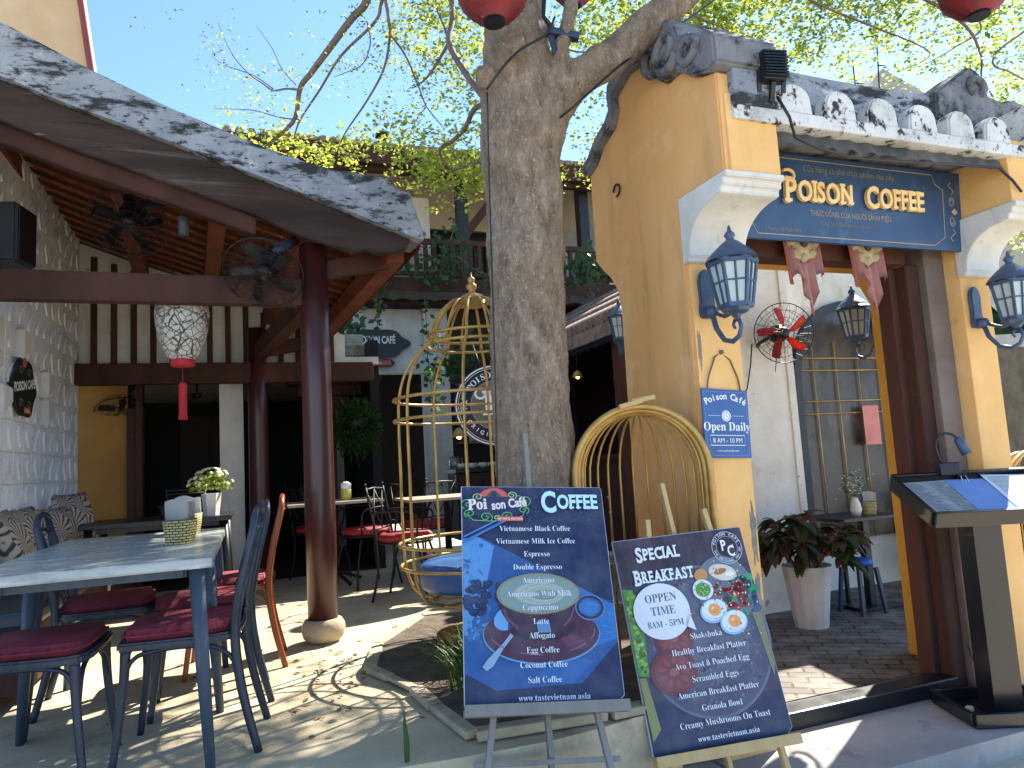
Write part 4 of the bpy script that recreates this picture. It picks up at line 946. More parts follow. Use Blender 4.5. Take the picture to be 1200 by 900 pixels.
# red lanterns in the tree
def red_lantern(label, p, s, sq=.92):
    t = wthing('red_lantern', label, 'lantern', Matrix.Translation(p), 'red silk lanterns hung in the tree')
    mb = MB(); mb.lathe([(s*.28, -s*sq), (s*.62, -s*.78*sq), (s*.92, -s*.38*sq), (s, 0), (s*.92, s*.38*sq), (s*.62, s*.78*sq), (s*.28, s*sq)], 28)
    for v in mb.bm.verts: v.co *= 1+.02*math.cos(14*math.atan2(v.co.y, v.co.x))
    part('shade', mb, M_redl, t)
    mb = MB(); mb.lathe([(s*.30, -s*sq-.012), (s*.32, -s*sq), (s*.27, -s*sq+.01), (s*.25, -s*sq-.01)], 20); part('ring', mb, M_blk, t); mb = MB(); mb.lathe([(0, s*sq+.02), (s*.3, s*sq+.015), (s*.3, s*sq-.01)], 20); part('ring', mb, M_blk, t)
    mb = MB(); mb.tube([(0, 0, s*sq), (0, 0, s*sq+.5)], .004, 5); part('cord', mb, M_blk, t)
    return t
red_lantern('red silk lantern right before the tree trunk at the top edge', P(577, -12, 3.0), .165, .92)
red_lantern('dark red lantern at the top right corner above the gateway', P(1143, -14, 3.6), .18, .85)
red_lantern('small red lantern behind the tree fork', P(672, -14, 4.2), .13, .9)
t = wthing('tree_lamp', 'small black spotlight clamped in the fork of the tree', 'lamp', Matrix.Translation(P(662, 40, 3.3)))
mb = MB(); mb.bar((-.09, 0, .02), (.07, .02, -.01), .05, .035, .008); mb.bar((-.07, 0, 0), (-.05, 0, -.1), .012, .03); part('lamp_housing', mb, M_blue, t)
mb = MB(); mb.tube([(-.05, 0, .02), (-.1, 0, .1), (-.09, 0, .2)], .012, 6); part('lamp_bracket', mb, M_blk, t)
mb = MB(); pts = [P(656, 138, 3.24), P(680, 118, 3.2), P(720, 82, 3.3), P(760, 52, 3.4), P(810, 20, 3.6), P(850, -10, 3.8)]
mb.tube([p-Vector(pts[0]) for p in smooth(pts, 4)], .006, 6); o = link('tree_cable', mb, M_blk); o.location = pts[0]; props(o, 'black cable running from the tree trunk up along the right limb', 'cable')
mb = MB(); pts = [P(570, 105, 3.1), P(590, 78, 3.08), P(610, 58, 3.12), P(640, 40, 3.2), P(650, 20, 3.25)]
mb.tube([p-Vector(pts[0]) for p in smooth(pts, 4)], .006, 6); o = link('tree_cable', mb, M_blk); o.location = pts[0]; props(o, 'short black cable wound over the sawn stubs of the trunk', 'cable')
mb = MB(); pts = [P(571, 108, 3.12), P(573, 200, 3.18), P(577, 330, 3.2), P(581, 470, 3.22), P(583, 600, 3.22)]
mb.tube([p-Vector(pts[0]) for p in smooth(pts, 4)], .004, 5); o = link('tree_cable', mb, M_blk); o.location = pts[0]; props(o, 'thin dark cable running straight down the left side of the trunk', 'cable')

# ================================================================= CAGES
cg = wthing('birdcage', 'tall gold birdcage with domed top standing behind the tree trunk', 'birdcage', Matrix.Translation((-.208, 4.15, .05)))
def gz(y): return P(557, y, 4.15).z-.05
prof = [(.30, .20), (.40, .235), (.455, .33), (.475, .45), (.478, .7), (.478, 1.0), (.478, 1.2), (.47, 1.36), (.43, 1.50), (.36, 1.60), (.285, 1.665), (.26, 1.74), (.235, 1.82), (.19, 1.92), (.13, 2.0), (.05, 2.05)]
zs = [gz(700), gz(692), gz(672), gz(645), gz(600), gz(550), gz(500), gz(462), gz(434), gz(413), gz(400), gz(388), gz(378), gz(364), gz(354), gz(350)]
prof = [(r, z) for (r, _), z in zip(prof, zs)]
sp_ = smooth([(r, 0, z) for r, z in prof], 3)
NB = 8
for k in range(NB):
    a = 2*math.pi*k/NB-math.pi/2-.1; mb = MB(); mb.tube([(p.x*math.cos(a), p.x*math.sin(a), p.z) for p in sp_], .0085, 6); part('bar', mb, M_gold, cg)
for k in range(14):
    a = 2*math.pi*(k+.3)/14; mb = MB(); mb.tube([(p.x*math.cos(a), p.x*math.sin(a), p.z) for p in sp_ if p.z > gz(402)], .0075, 6); part('bar', mb, M_gold, cg)
for y, r in ((393, .275), (404, .285), (466, .487), (490, .487), (632, .487), (657, .478), (700, .30)):
    mb = MB(); z = gz(y); mb.tube([(r*math.cos(2*math.pi*k/48), r*math.sin(2*math.pi*k/48), z) for k in range(48)], .009, 6, False, True); part('hoop', mb, M_gold, cg)
mb = MB(); zt = gz(356); mb.lathe([(.098, zt-.01), (.092, zt+.02), (.06, zt+.05), (.022, zt+.065), (.018, zt+.08), (.032, zt+.095), (.030, zt+.115), (.014, zt+.125), (.022, zt+.14), (.02, zt+.155), (.006, zt+.165), (.004, zt+.19), (0, zt+.195)], 20); part('finial', mb, M_gold, cg)
mb = MB(); mb.lathe([(.30, 0), (.30, .03), (.06, .05), (.05, gz(702)-.0), (0, gz(702))], 20)
for k in range(8): mb.bar((0, 0, gz(700)), (.3*math.cos(k*math.pi/4), .3*math.sin(k*math.pi/4), gz(700)), .015, .01)
part('foot', mb, M_gold, cg)
mb = MB(); zc = gz(694)+.05-.0; c0 = .14
mb.lathe([(0, 0), (.34, 0), (.355, .002), (.368, .012), (.374, .025), (.377, .04), (.379, .09), (.378, .115), (.373, .13), (.362, .142), (.345, .148), (.32, .15), (0, .153)], 48); subd = None
solo('seat_cushion', mb, mat('blue_leather', '#2e5c94', '#27517f', 6, .38, .06, 60), 'round blue leather cushion lying inside the tall gold cage', 'cushion', tuple(toS(Vector((-.208, 4.15, gz(698)+.11)))), 0, None, True)

# small gold half cage leaning on the gateway
def arch3(u0, v0, rad, zs_, zb_, n_=24): return [(u0-rad, v0, zb_)]+[(u0-rad*math.cos(math.pi*i/n_), v0, zs_+rad*math.sin(math.pi*i/n_)*1.0) for i in range(n_+1)]+[(u0+rad, v0, zb_)]
sc_ = thing('birdcage', 'smaller gold half birdcage with arched frame standing before the ochre gable', 'birdcage', (1.715, 2.93, 0), R(-20), None, local=True)
for i, (v0, r) in enumerate(((-.03, .315), (0, .30), (.03, .288))):
    mb = MB(); mb.tube(arch3(0, v0, r, .93, .02), .016 if i < 2 else .013, 8); part('arch', mb, M_gold, sc_)
for k in range(13):
    a = math.pi*(k+.5)/13; x = -.28*math.cos(a); y = -.03+.26*math.sin(a)
    mb = MB(); pts = [(x, y, .02), (x, y, .9)]+[(x*math.cos(R(q)), y*math.cos(R(q)), .92+.30*math.sin(R(q))) for q in range(10, 91, 10)]
    mb.tube(pts, .006, 6); part('bar', mb, M_gold, sc_)
for z in (.06, .5): 
    mb = MB(); mb.tube([(-.28*math.cos(math.pi*k/20), -.03+.26*math.sin(math.pi*k/20), z) for k in range(21)], .008, 6); part('hoop', mb, M_gold, sc_)
mb = MB(); mb.bar((-.09, -.05, 1.245), (.02, -.05, 1.27), .04, .022, .004); mb.bar((-.03, -.04, 1.268), (.08, -.04, 1.285), .04, .022, .004); part('ribbon', mb, M_easely, sc_)

# ================================================================= MENU BOARDS
def brd(c, yaw, lean, roll):
    return Matrix.Translation(c) @ (Matrix.Rotation(R(yaw), 4, 'Z') @ Matrix.Rotation(R(lean), 4, 'X') @ Matrix.Rotation(R(roll), 4, 'Y'))
W, H = .594, .841
M1 = brd((.058, 2.833, .526), 10.79, -22.46, 4.29)
b1 = wthing('menu_board', 'dark blue coffee menu board with a cup picture standing on a grey easel', 'menu board', M1)
navy = '#1b2548'
def panel(root, m, cut=.02):
    mb = MB(); mb.prism([(-W/2, -H/2+.01), (-W/2+.02, -H/2), (W/2-.035, -H/2), (W/2, -H/2+.03), (W/2, H/2-.005), (W/2-.012, H/2), (-W/2, H/2)], 0, .012, 'v', .0015); return part('panel', mb, m, root)
panel(b1, mat('board_edge', '#c9ccd2', '#aeb3bb', 8, .6))
mb = MB(); mb.lay = -.002
full = [(-W/2+.003, -H/2+.012), (-W/2+.02, -H/2+.003), (W/2-.036, -H/2+.003), (W/2-.003, -H/2+.032), (W/2-.003, H/2-.006), (W/2-.013, H/2-.003), (-W/2+.003, H/2-.003)]
mb.poly(full, navy); mb.up()
# photograph band: blue table, cup, beans
bl = lambda s: {'a': '#2f6fb4', 'b': '#27598f', 'c': '#3d86c8'}[s]
mb.poly([(-W/2+.004, .20), (-.22, .205), (.294, -.065), (.294, -.20), (.14, -.345), (-.18, -.36), (-W/2+.004, -.30)], '#24528c'); mb.up()
mb.poly([(-W/2+.004, .20), (-.235, .208), (-.17, .17), (-.22, -.05), (-W/2+.004, -.16)], '#5590c8'); mb.poly([(.14, .015), (.294, -.066), (.294, -.19), (.20, -.22), (.12, -.12)], '#2d6fb0')
mb.poly([(-.06, -.33), (.11, -.345), (.19, -.27), (.10, -.24)], '#2a5f9e'); mb.up()
rg = random.Random(2)
for k in range(70):
    x, z = rg.uniform(.12, .294), rg.uniform(-.20, .0)
    if z < .015-(x-.14)*.5: mb.stroke([(x, z), (min(.292, x+rg.uniform(.01, .05)), z+rg.uniform(-.02, .01))], .0014, rg.choice(['#5a97cc', '#4a88c2', '#3a78b4']))
for k in range(60):
    x, z = rg.uniform(-.285, -.2), rg.uniform(-.2, .18)
    mb.ell(x, z, rg.uniform(.006, .02), rg.uniform(.004, .012), rg.choice(['#5a97cc', '#4b8ac4', '#2f6aa6']), 12, rg.random()*3)
mb.up()
for k in range(46):
    x = rg.uniform(-.285, -.15); z = rg.uniform(-.12, .03)
    if x > -.2 and z < -.04: continue
    ro = rg.random()*3; mb.ell(x, z, .017, .012, rg.choice(['#14264a', '#1a3058', '#10203e']), 16, ro); mb.lay -= .0001
    mb.stroke([(x-.011*math.cos(ro), z-.011*math.sin(ro)), (x+.011*math.cos(ro), z+.011*math.sin(ro))], .002, '#33588c')
mb.up()
mb.ell(0, -.17, .225, .108, '#5f93c4', 56); mb.up(); mb.ell(0, -.167, .221, .104, '#4a2436', 56); mb.up(); mb.ell(0, -.14, .13, .055, '#2a1828', 40)
mb.ell(-.13, -.11, .055, .04, '#6aa0d0', 24, .5); mb.ell(.12, -.2, .05, .025, '#643248', 24, -.3); mb.up()
mb.poly([(-.165, -.03), (.155, -.03), (.145, -.09), (.11, -.145), (.06, -.18), (-.06, -.18), (-.11, -.15), (-.15, -.09)], '#3a1c30'); mb.up()
mb.ring(.195, -.075, .052, .042, .014, '#5a86b4'); mb.up(); mb.ring(.195, -.075, .050, .040, .009, '#2c1a30'); mb.up()
mb.ell(-.005, -.02, .163, .078, '#8a8a68', 56); mb.up(); mb.ell(-.005, -.021, .153, .069, '#7f958c', 56); mb.up(); mb.ell(.0, -.02, .10, .042, '#a5b0a0', 40); mb.up(); mb.ell(.02, -.025, .05, .02, '#7f958c', 30)
for k in range(7): mb.ring(.0+.004*k, -.02, .10-.012*k, .046-.006*k, .0025, ('#92a296', '#b3bcac')[k % 2], 40)
mb.stroke([(-.145, -.075), (-.128, -.115), (-.09, -.15)], .012, '#6a3a4c'); mb.stroke([(.13, -.075), (.118, -.11), (.085, -.145)], .006, '#7a4a5a')
for a_ in (200, 245, 300, 335): mb.stroke([(.205*math.cos(R(a_+q)), -.152+.092*math.sin(R(a_+q))) for q in range(0, 26, 4)], .005, '#8a5a6c')
mb.poly([(-.015, -.165), (.035, -.165), (.03, -.125), (-.02, -.125)], '#5d8cb0')
mb.poly([(-.23, -.28), (-.21, -.255), (-.15, -.20), (-.12, -.165), (-.11, -.175), (-.15, -.22), (-.19, -.28), (-.215, -.295)], '#8aa6bc'); mb.up()
# header pattern
for r in range(5):
    for k in range(10):
        x = -.27+k*.062+(r % 2)*.03; z = .402-r*.033
        mb.text('TV' if (r+k) % 2 else '✿', .011, x, z, 'sans', 1, 'CENTER', '#4d5c8c')
mb.stroke([(-.29, .205), (-.16, .27)], .006, '#3f86c8'); mb.stroke([(-.29, .185), (-.12, .272)], .010, '#2f6fb4'); mb.up()
# emblem
mb.ell(-.155, .335, .135, .055, '#1b2548', 40); mb.up()
mb.ell(-.165, .372, .058, .036, '#d9534a', 30, 0, 0, 180); mb.up(); mb.ell(-.165, .372, .03, .02, '#2a5a3a', 24, 0, 0, 180); mb.up(); mb.ell(-.165, .385, .014, .014, navy, 20)
def curl(cx, cz, s, fl, col):
    mb.stroke([(cx+fl*s*(1-a/560)*math.cos(R(a)), cz+s*.75*(1-a/560)*math.sin(R(a))) for a in range(-60, 480, 20)], .004, col)
for cx, cz, s, f_ in ((-.27, .34, .028, -1), (-.265, .30, .022, -1), (-.04, .355, .026, 1), (-.045, .315, .022, 1), (-.2, .285, .026, 1), (-.11, .29, .024, -1), (-.23, .37, .02, -1), (-.09, .378, .02, 1), (-.155, .282, .014, 1)):
    curl(cx, cz, s, f_, '#5fae5c' if s > .021 else '#a8c080')
mb.stroke([(-.285, .30), (-.25, .272), (-.18, .268), (-.12, .27), (-.05, .29), (-.03, .33), (-.04, .37), (-.10, .385)], .003, '#7fb878'); mb.up()
mb.text('Poi', .062, -.232, .318, 'serif', .9, 'CENTER', '#f0dcd6', .02, 0, R(3)); mb.text('son Café', .052, -.102, .325, 'sans', .78, 'CENTER', '#f0dcd6', .035, 0, R(7))
mb.rect(-.15, -.05, .268, .287, '#d9604e'); mb.up(); mb.text('BY TASTE VIETNAM', .0115, -.10, .2735, 'sans', 1, 'CENTER', '#f2e2da', .02)
def heading(word, size, x, z, col, big=1.4, sx=.74):
    mb.col = lin(col); s0 = mb.lay; western(mb, word, size, x, z, .0004, big, col, sx, .035, None, .04); mb.lay = s0
heading('COFFEE', .082, .03, .322, '#bfeaf0', 1.5)
items = ['Vietnamese Black Coffee', 'Vietnamese Milk Ice Coffee', 'Espresso', 'Double Espresso', 'Americano', 'Americano With Milk', 'Cappuccino', 'Latte', 'Affogato', 'Egg Coffee', 'Coconut Coffee', 'Salt Coffee']
mb.lay -= .001
for i, s in enumerate(items): mb.text(s, .0315, -.002+.0*i, .226-i*.0515, 'serif', .86, 'CENTER', '#eef2f6', -.012)
mb.text('www.tastevietnam.asia', .03, .03, -.400, 'serif', .92, 'CENTER', '#dfe6ee', -.004)
part('print', mb, M_art, b1)

M2 = brd((.717, 3.04, .266), 9.16, -16.95, -2.31)
b2 = wthing('menu_board', 'breakfast menu board with food photos, tilted on a pine easel right of the coffee board', 'menu board', M2)
panel(b2, mat('board_edge2', '#c9ccd2', '#aeb3bb', 8, .6))
mb = MB(); mb.lay = -.002
mb.poly(full, '#39344a'); mb.up()
mb.poly([(-.293, .417), (.28, .417), (.29, .25), (-.293, .23)], '#3a2836'); mb.poly([(-.293, -.41), (.26, -.417), (.293, -.38), (.293, -.25), (-.293, -.22)], '#1f2547'); mb.up()
for k in range(9):
    mb.stroke([(-.28+k*.065, .415), (-.27+k*.065+rg.uniform(-.01, .01), .24)], rg.uniform(.012, .03), rg.choice(['#33202a', '#45303a', '#3d2a30', '#2d1e28']))
mb.up(); mb.ell(.02, -.02, .285, .30, '#6a6878', 56); mb.up(); mb.ell(.02, -.02, .275, .29, '#4a4a60', 56); mb.up(); mb.ell(.03, .02, .2, .2, '#5b5d70', 40); mb.up()
for k in range(260):
    a, r = rg.random()*6.28, .25*math.sqrt(rg.random()); x, z = .03+r*math.cos(a), -.02+r*math.sin(a)
    mb.ell(x, z, rg.uniform(.004, .016), rg.uniform(.003, .010), rg.choice(['#6c6c7c', '#565668', '#77727c', '#4a4458', '#705a5c', '#5a6a5c']), 9, rg.random()*3)
mb.poly([(-.293, .22), (-.25, .21), (-.235, .05), (-.25, -.13), (-.293, -.12)], '#4f8a2c'); mb.up()
for k in range(60): mb.ell(rg.uniform(-.282, -.252), rg.uniform(-.12, .2), rg.uniform(.006, .012), rg.uniform(.006, .016), rg.choice(['#6aa83a', '#88c050', '#3f7424', '#a4d264']), 10, rg.random()*3)
mb.poly([(-.293, -.13), (-.265, -.13), (-.245, -.32), (-.285, -.36)], '#8a8a4e'); mb.poly([(.25, .06), (.29, .06), (.29, -.15), (.275, -.2)], '#7c7c5a')
mb.poly([(-.20, .20), (-.05, .215), (-.04, -.03), (-.18, -.02)], '#2f4a3a'); mb.up()
for cx, cz, r in ((-.115, .0, .085), (-.145, -.125, .10)):
    mb.ell(cx, cz, r, r*.88, '#6b2c34', 36); mb.up(); mb.ell(cx, cz, r*.82, r*.72, '#7d3a3c', 32); mb.up()
    for k in range(9): a = k*.7; mb.ell(cx+r*.5*math.cos(a), cz+r*.45*math.sin(a), r*.18, r*.1, '#8d4a44', 12, a)
    mb.ell(cx, cz, r*.2, r*.16, '#94605a', 16); mb.up()
mb.ell(.155, .165, .13, .14, '#66707a', 40); mb.up()
for k in range(26): mb.ell(.20+rg.uniform(-.05, .085), .10+rg.uniform(-.07, .13), rg.uniform(.014, .03), rg.uniform(.01, .02), rg.choice(['#1f6a4c', '#2c8a5a', '#264a66', '#35506a', '#3b9a68']), 12, rg.random()*3)
mb.up()
for k in range(34): mb.ell(.155+rg.uniform(-.055, .075), .145+rg.uniform(-.085, .05), rg.uniform(.008, .03), rg.uniform(.005, .011), rg.choice(['#8a1f24', '#a62c2c', '#6a1418', '#c23c34', '#8f3038']), 12, -.6+rg.random()*.7)
mb.up(); mb.ell(.16, .235, .062, .034, '#d8d0bc', 28, -.25); mb.ell(.06, .235, .03, .026, '#c88a3c', 20, .4); mb.up(); mb.ell(.15, .24, .03, .012, '#b06a3c', 18, .2); mb.ell(.19, .225, .02, .01, '#f0ece0', 16); mb.up()
mb.ell(.055, .175, .046, .042, '#dfe6ee', 30); mb.up(); mb.ell(.055, .175, .034, .030, '#5f9c3e', 26); mb.up()
for cx, cz in ((.08, .085), (.155, .03)):
    mb.ell(cx, cz, .062, .048, '#8fb8dc', 30, .2); mb.up(); mb.ell(cx+.002, cz+.004, .056, .042, '#dde9f2', 30, .2); mb.up(); mb.ell(cx+.004, cz+.004, .028, .025, '#f0a04a', 24); mb.up()
for k in range(120): mb.ell(.155+rg.gauss(0, .065), .14+rg.gauss(0, .065), rg.uniform(.002, .006), rg.uniform(.002, .004), rg.choice(['#e0b8a0', '#5a1014', '#d86a50', '#f0e0c8', '#2a5a38', '#88b060']), 7, rg.random()*3)
for cx, cz in ((.055, .175),):
    for k in range(24): mb.ell(cx+rg.gauss(0, .013), cz+rg.gauss(0, .011), .004, .003, rg.choice(['#7fb858', '#3f7a2a', '#a2cc78']), 7)
for cx, cz in ((.084, .089), (.159, .034)): mb.ell(cx-.008, cz+.008, .008, .005, '#f8d090', 12, .5); mb.stroke([(cx+.048*math.cos(R(a)), cz+.036*math.sin(R(a))) for a in range(200, 300, 12)], .003, '#b8cad8')
mb.up()
# speech bubble
mb.ell(-.145, .112, .122, .112, '#dfe4ea', 44); mb.poly([(-.06, .045), (-.015, .02), (-.03, .10)], '#dfe4ea'); mb.up()
mb.text('OPPEN', .048, -.14, .150, 'serif', .85, 'CENTER', '#474b57', -.004); mb.text('TIME', .048, -.14, .098, 'serif', .85, 'CENTER', '#474b57', -.004); mb.text('8AM - 5PM', .036, -.14, .05, 'serif', .85, 'CENTER', '#474b57', -.004)
heading('SPECIAL', .066, -.21, .325, '#e6edf2', 1.3); heading('BREAKFAST', .064, -.235, .232, '#e6edf2', 1.3, .68)
mb.ring(.205, .335, .068, .068, .002, '#d6dbe4'); mb.ring(.205, .335, .048, .048, .0012, '#d6dbe4'); mb.text('P', .062, .19, .325, 'sans', .75, 'CENTER', '#e8ecf2', .03); mb.text('C', .062, .22, .298, 'sans', .75, 'CENTER', '#e8ecf2', .03)
mb.arctext('POISON CAFÉ', .017, .205, .335, .053, 90, 150, 'sans', '#d6dbe4', bold=.02); mb.arctext('THE ORIGINAL HOI AN', .013, .205, .335, .062, 270, 170, 'sans', '#d6dbe4', True, .02)
it2 = ['Shakshuka', 'Healthy Breakfast Platter', 'Avo Toast & Poached Egg', 'Scrambled Eggs', 'American Breakfast Platter', 'Granola Bowl', 'Creamy Mushrooms On Toast']
mb.lay -= .001
for i, s in enumerate(it2): mb.text(s, .034, .02, -.012-i*.0535, 'serif', .86, 'CENTER', '#f4f6f8', -.012)
mb.text('www.tastevietnam.asia', .03, .02, -.385, 'serif', .9, 'CENTER', '#e3e8ee', -.004)
part('print', mb, M_art, b2)
# easels
def easel(name, label, Mx, m, mast, tips_, zs, shelf=-.435):
    t = wthing(name, label, 'easel', Mx, None)
    inv = Mx.inverted(); 
    def to_ground(x0, dx):
        p = Vector((x0, .02, -.2)); d = Vector((dx, 0, -1)); a = Mx @ p; b_ = (Mx.to_3x3() @ d)
        return p + d*((zs-a.z)/b_.z)
    for sx, tx in ((-1, tips_[0]), (1, tips_[1])):
        mb = MB(); mb.bar(to_ground(sx*.19, sx*.12), tx, .032, .022, .003); part('front_leg', mb, m, t)
    mb = MB(); p = to_ground(0.02, .0); mb.bar((p.x, .05, p.z*.86), mast, .036, .02, .003); part('mast', mb, m, t)
    back = inv @ Vector(((Mx @ Vector((0, .05, 0))).x+.02, (Mx @ Vector((0, .05, 0))).y+.62, zs))
    mb = MB(); mb.bar(back, (mast[0]*.5, .06, .25), .03, .02, .003); part('rear_leg', mb, m, t)
    mb = MB(); mb.bar((-.30, -.02, shelf), (.30, -.02, shelf), .05, .025, .003); mb.bar((-.30, -.046, shelf+.008), (.30, -.046, shelf+.008), .008, .04, .002); part('shelf', mb, m, t)
    mb = MB(); mb.bar((-.26, .035, shelf-.16), (.26, .035, shelf-.16), .03, .018, .002); part('crossbar', mb, m, t)
easel('easel', 'grey weathered wooden easel carrying the coffee menu board', M1, M_easelg, (-.01, .045, .68), ((-.06, .03, .35), (.06, .03, .35)), -.47)
easel('easel', 'pale pine easel carrying the breakfast menu board', M2, M_easely, (-.0, .05, .66), ((-.11, .03, .50), (.16, .03, .52)), -.47)
# ================================================================= FURNITURE ON THE TERRACE
def cross_chair(name, label, loc, rz, fm, seat_m, group):
    """bentwood cross-back chair facing local -x"""
    t = thing(name, label, 'chair', loc, rz, group, local=True)
    mb = MB(); pl = []
    for x, y in ((-.21, -.20), (-.23, 0), (-.21, .20), (0, .205), (.17, .175), (.20, .10), (.20, -.10), (.17, -.175), (0, -.205)): pl.append((x, y))
    sm = smooth([Vector((x, y, 0)) for x, y in pl+pl[:1]], 4)[:-1]
    mb.prism([(p.x, p.y) for p in sm], .415, .445, 'z', .008); part('seat_frame', mb, fm, t)
    mb = MB(); s2 = [(p.x*.93-.003, p.y*.94) for p in sm]; mb.prism(s2, .446, .485, 'z', .016)
    for v in mb.bm.verts:
        if v.co.z > .47: v.co.z += .012*(1-(v.co.x/.2)**2)*(1-(v.co.y/.2)**2)
    c_ = part('seat_cushion', mb, seat_m, t)
    for f in c_.data.polygons: f.use_smooth = True
    for s in (-1, 1):
        mb = MB(); mb.tube(smooth([(-.185, s*.175, .42), (-.195, s*.18, .25), (-.225, s*.20, 0)], 5), [.019, .013], 8) if False else mb.tube(smooth([(-.185, s*.175, .42), (-.195, s*.18, .25), (-.225, s*.20, 0)], 5), lerpl([.019, .013], 11), 8); part('leg', mb, fm, t)
        mb = MB(); pts = smooth([(.27, s*.185, 0), (.215, s*.175, .22), (.19, s*.165, .43), (.215, s*.175, .62), (.262, s*.165, .82), (.27, s*.12, .885), (.272, 0, .90)], 5)
        mb.tube(pts, lerpl([.015, .018, .018, .016, .015, .015], len(pts)), 8); part('leg', mb, fm, t)
        mb = MB(); mb.tube(smooth([(.195, s*.15, .48), (.205, s*.06, .56), (.232, -s*.03, .69), (.262, -s*.12, .82)], 5), .011, 7, flat=.6); part('back_slat', mb, fm, t)
        mb = MB(); mb.tube(smooth([(-.20, s*.182, .27), (-.17, s*.18, .37), (-.10, s*.18, .405), (.08, s*.175, .405), (.17, s*.17, .36), (.205, s*.172, .27)], 4), .009, 6); part('side_hoop', mb, fm, t)
    mb = MB(); mb.tube(smooth([(.258, -.16, .81), (.275, 0, .83), (.258, .16, .81)], 5), .013, 7, flat=.8); part('top_rail', mb, fm, t)
    mb = MB(); mb.tube(smooth([(-.20, -.18, .27), (-.195, -.12, .38), (-.19, 0, .405), (-.195, .12, .38), (-.20, .18, .27)], 4), .009, 6); part('front_hoop', mb, fm, t)
    return t
G1 = 'cross backed chairs at the blue tables'
ch = cross_chair('dining_chair', 'navy cross back chair with wine red cushion at the table corner nearest the camera', (-.235, 3.18, 0), R(-6), M_chair, M_cush, G1)
dup(ch, (-.75, 3.14, 0), R(174), 'navy chair with wine red cushion, cut by the left picture edge at bottom')
dup(ch, (-.20, 3.74, 0), R(2), 'navy cross back chair directly behind the near right one, before the brown chair')
dup(ch, (-.66, 4.02, 0), R(184), 'navy chair with its back to the leafy cushions on the bench')
cb = cross_chair('dining_chair', 'varnished orange brown wooden chair at the blue tables', (-.10, 4.33, 0), R(-2), M_brown, M_cush, G1)
def leg_table(label, loc, w_, d_, m_top, m_leg, group, h=.75):
    t = thing('dining_table', label, 'table', loc, 0, group, local=True)
    mb = MB(); mb.box(-w_/2, w_/2, -d_/2, d_/2, h-.036, h, .008); part('tabletop', mb, m_top, t)
    mb = MB()
    for s in (-1, 1):
        mb.box(-w_/2+.09, w_/2-.09, s*(d_/2-.11)-.01, s*(d_/2-.11)+.01, h-.072, h-.036); mb.box(s*(w_/2-.11)-.01, s*(w_/2-.11)+.01, -d_/2+.09, d_/2-.09, h-.071, h-.0365)
    part('apron', mb, m_leg, t)
    for x in (-1, 1):
        for y in (-1, 1):
            mb = MB(); mb.tube([(x*(w_/2-.055), y*(d_/2-.055), h-.028), (x*(w_/2-.035), y*(d_/2-.035), h*.5), (x*(w_/2-.01), y*(d_/2-.01), 0)], [.028, .024, .016], 10); part('leg', mb, m_leg, t)
    return t
ta = leg_table('worn blue grey table with splayed legs nearest the camera, at the left', (-.515, 3.155, 0), .77, .77, M_ttop, M_table, 'blue tables under the pavilion')
dup(ta, (-.515, 3.94, 0), 0, 'worn blue grey table carrying the two woven napkin baskets, behind the nearest one')
td = leg_table('black table with a white flower pot behind the blue tables', (-.62, 6.0, 0), .98, .7, M_blk, M_blk, None)
# napkin baskets
M_rattan = mat('woven_rattan', '#b5a05e', '#6a5a30', 60, .8, .5, 90, st=(1, 1, 1), lo=.45, hi=.55)
m, n, b, l = newmat('basket_weave'); tcn = n.nodes.new('ShaderNodeTexCoord'); sx_ = n.nodes.new('ShaderNodeSeparateXYZ'); l.new(tcn.outputs['Object'], sx_.inputs[0])
bk = n.nodes.new('ShaderNodeTexBrick'); bk.inputs['Color1'].default_value = lin('#c4b070'); bk.inputs['Color2'].default_value = lin('#b09a58'); bk.inputs['Mortar'].default_value = lin('#2c2618')
bk.inputs['Scale'].default_value = 1; bk.inputs['Brick Width'].default_value = .028; bk.inputs['Row Height'].default_value = .0115; bk.inputs['Mortar Size'].default_value = .0022
at = n.nodes.new('ShaderNodeMath'); at.operation = 'ARCTAN2'; l.new(sx_.outputs[1], at.inputs[0]); l.new(sx_.outputs[0], at.inputs[1]); mu = n.nodes.new('ShaderNodeMath'); mu.operation = 'MULTIPLY'; mu.inputs[1].default_value = .06; l.new(at.outputs[0], mu.inputs[0])
cx_ = n.nodes.new('ShaderNodeCombineXYZ'); l.new(mu.outputs[0], cx_.inputs[0]); l.new(sx_.outputs[2], cx_.inputs[1]); l.new(cx_.outputs[0], bk.inputs[0]); l.new(bk.outputs[0], b.inputs['Base Color']); b.inputs['Roughness'].default_value = .7
M_weave = m
def basket(label, loc, r=.062):
    t = thing('napkin_basket', label, 'basket', loc, R(random.uniform(-28, -12)), 'woven napkin baskets', local=True)
    mb = MB()
    sq = lambda r_, z: [(r_*(abs(math.cos(a))**.55)*math.copysign(1, math.cos(a)), r_*(abs(math.sin(a))**.55)*math.copysign(1, math.sin(a)), z) for a in [2*math.pi*(k+.5)/32 for k in range(32)]]
    rings = [sq(r*.82, .001), sq(r*.92, .05), sq(r, .105), sq(r*.93, .105), sq(r*.8, .012)]
    mb.strip([[rg_[k % 32] for rg_ in rings] for k in range(33)], True); mb.face(sq(r*.82, .001)); part('basket', mb, M_weave, t)
    for k in range(3):
        mb = MB(); x = -.03+k*.028; a = random.uniform(-.12, .12)
        cols = []
        for i in range(7):
            y = -.052+.104*i/6; cols.append([(y, x+.006*math.sin(i*1.3+k), .03), (y*1.05, x+.006*math.sin(i*.6+k)+a*.03, .185+.010*math.sin(i*.7+k*2)-.006*k)])
        mb.strip(cols, True, .020); part('napkin', mb, M_paper, t)
    return t
basket('woven napkin basket with white paper napkins nearest the table corner', (-.29, 3.47, .75))
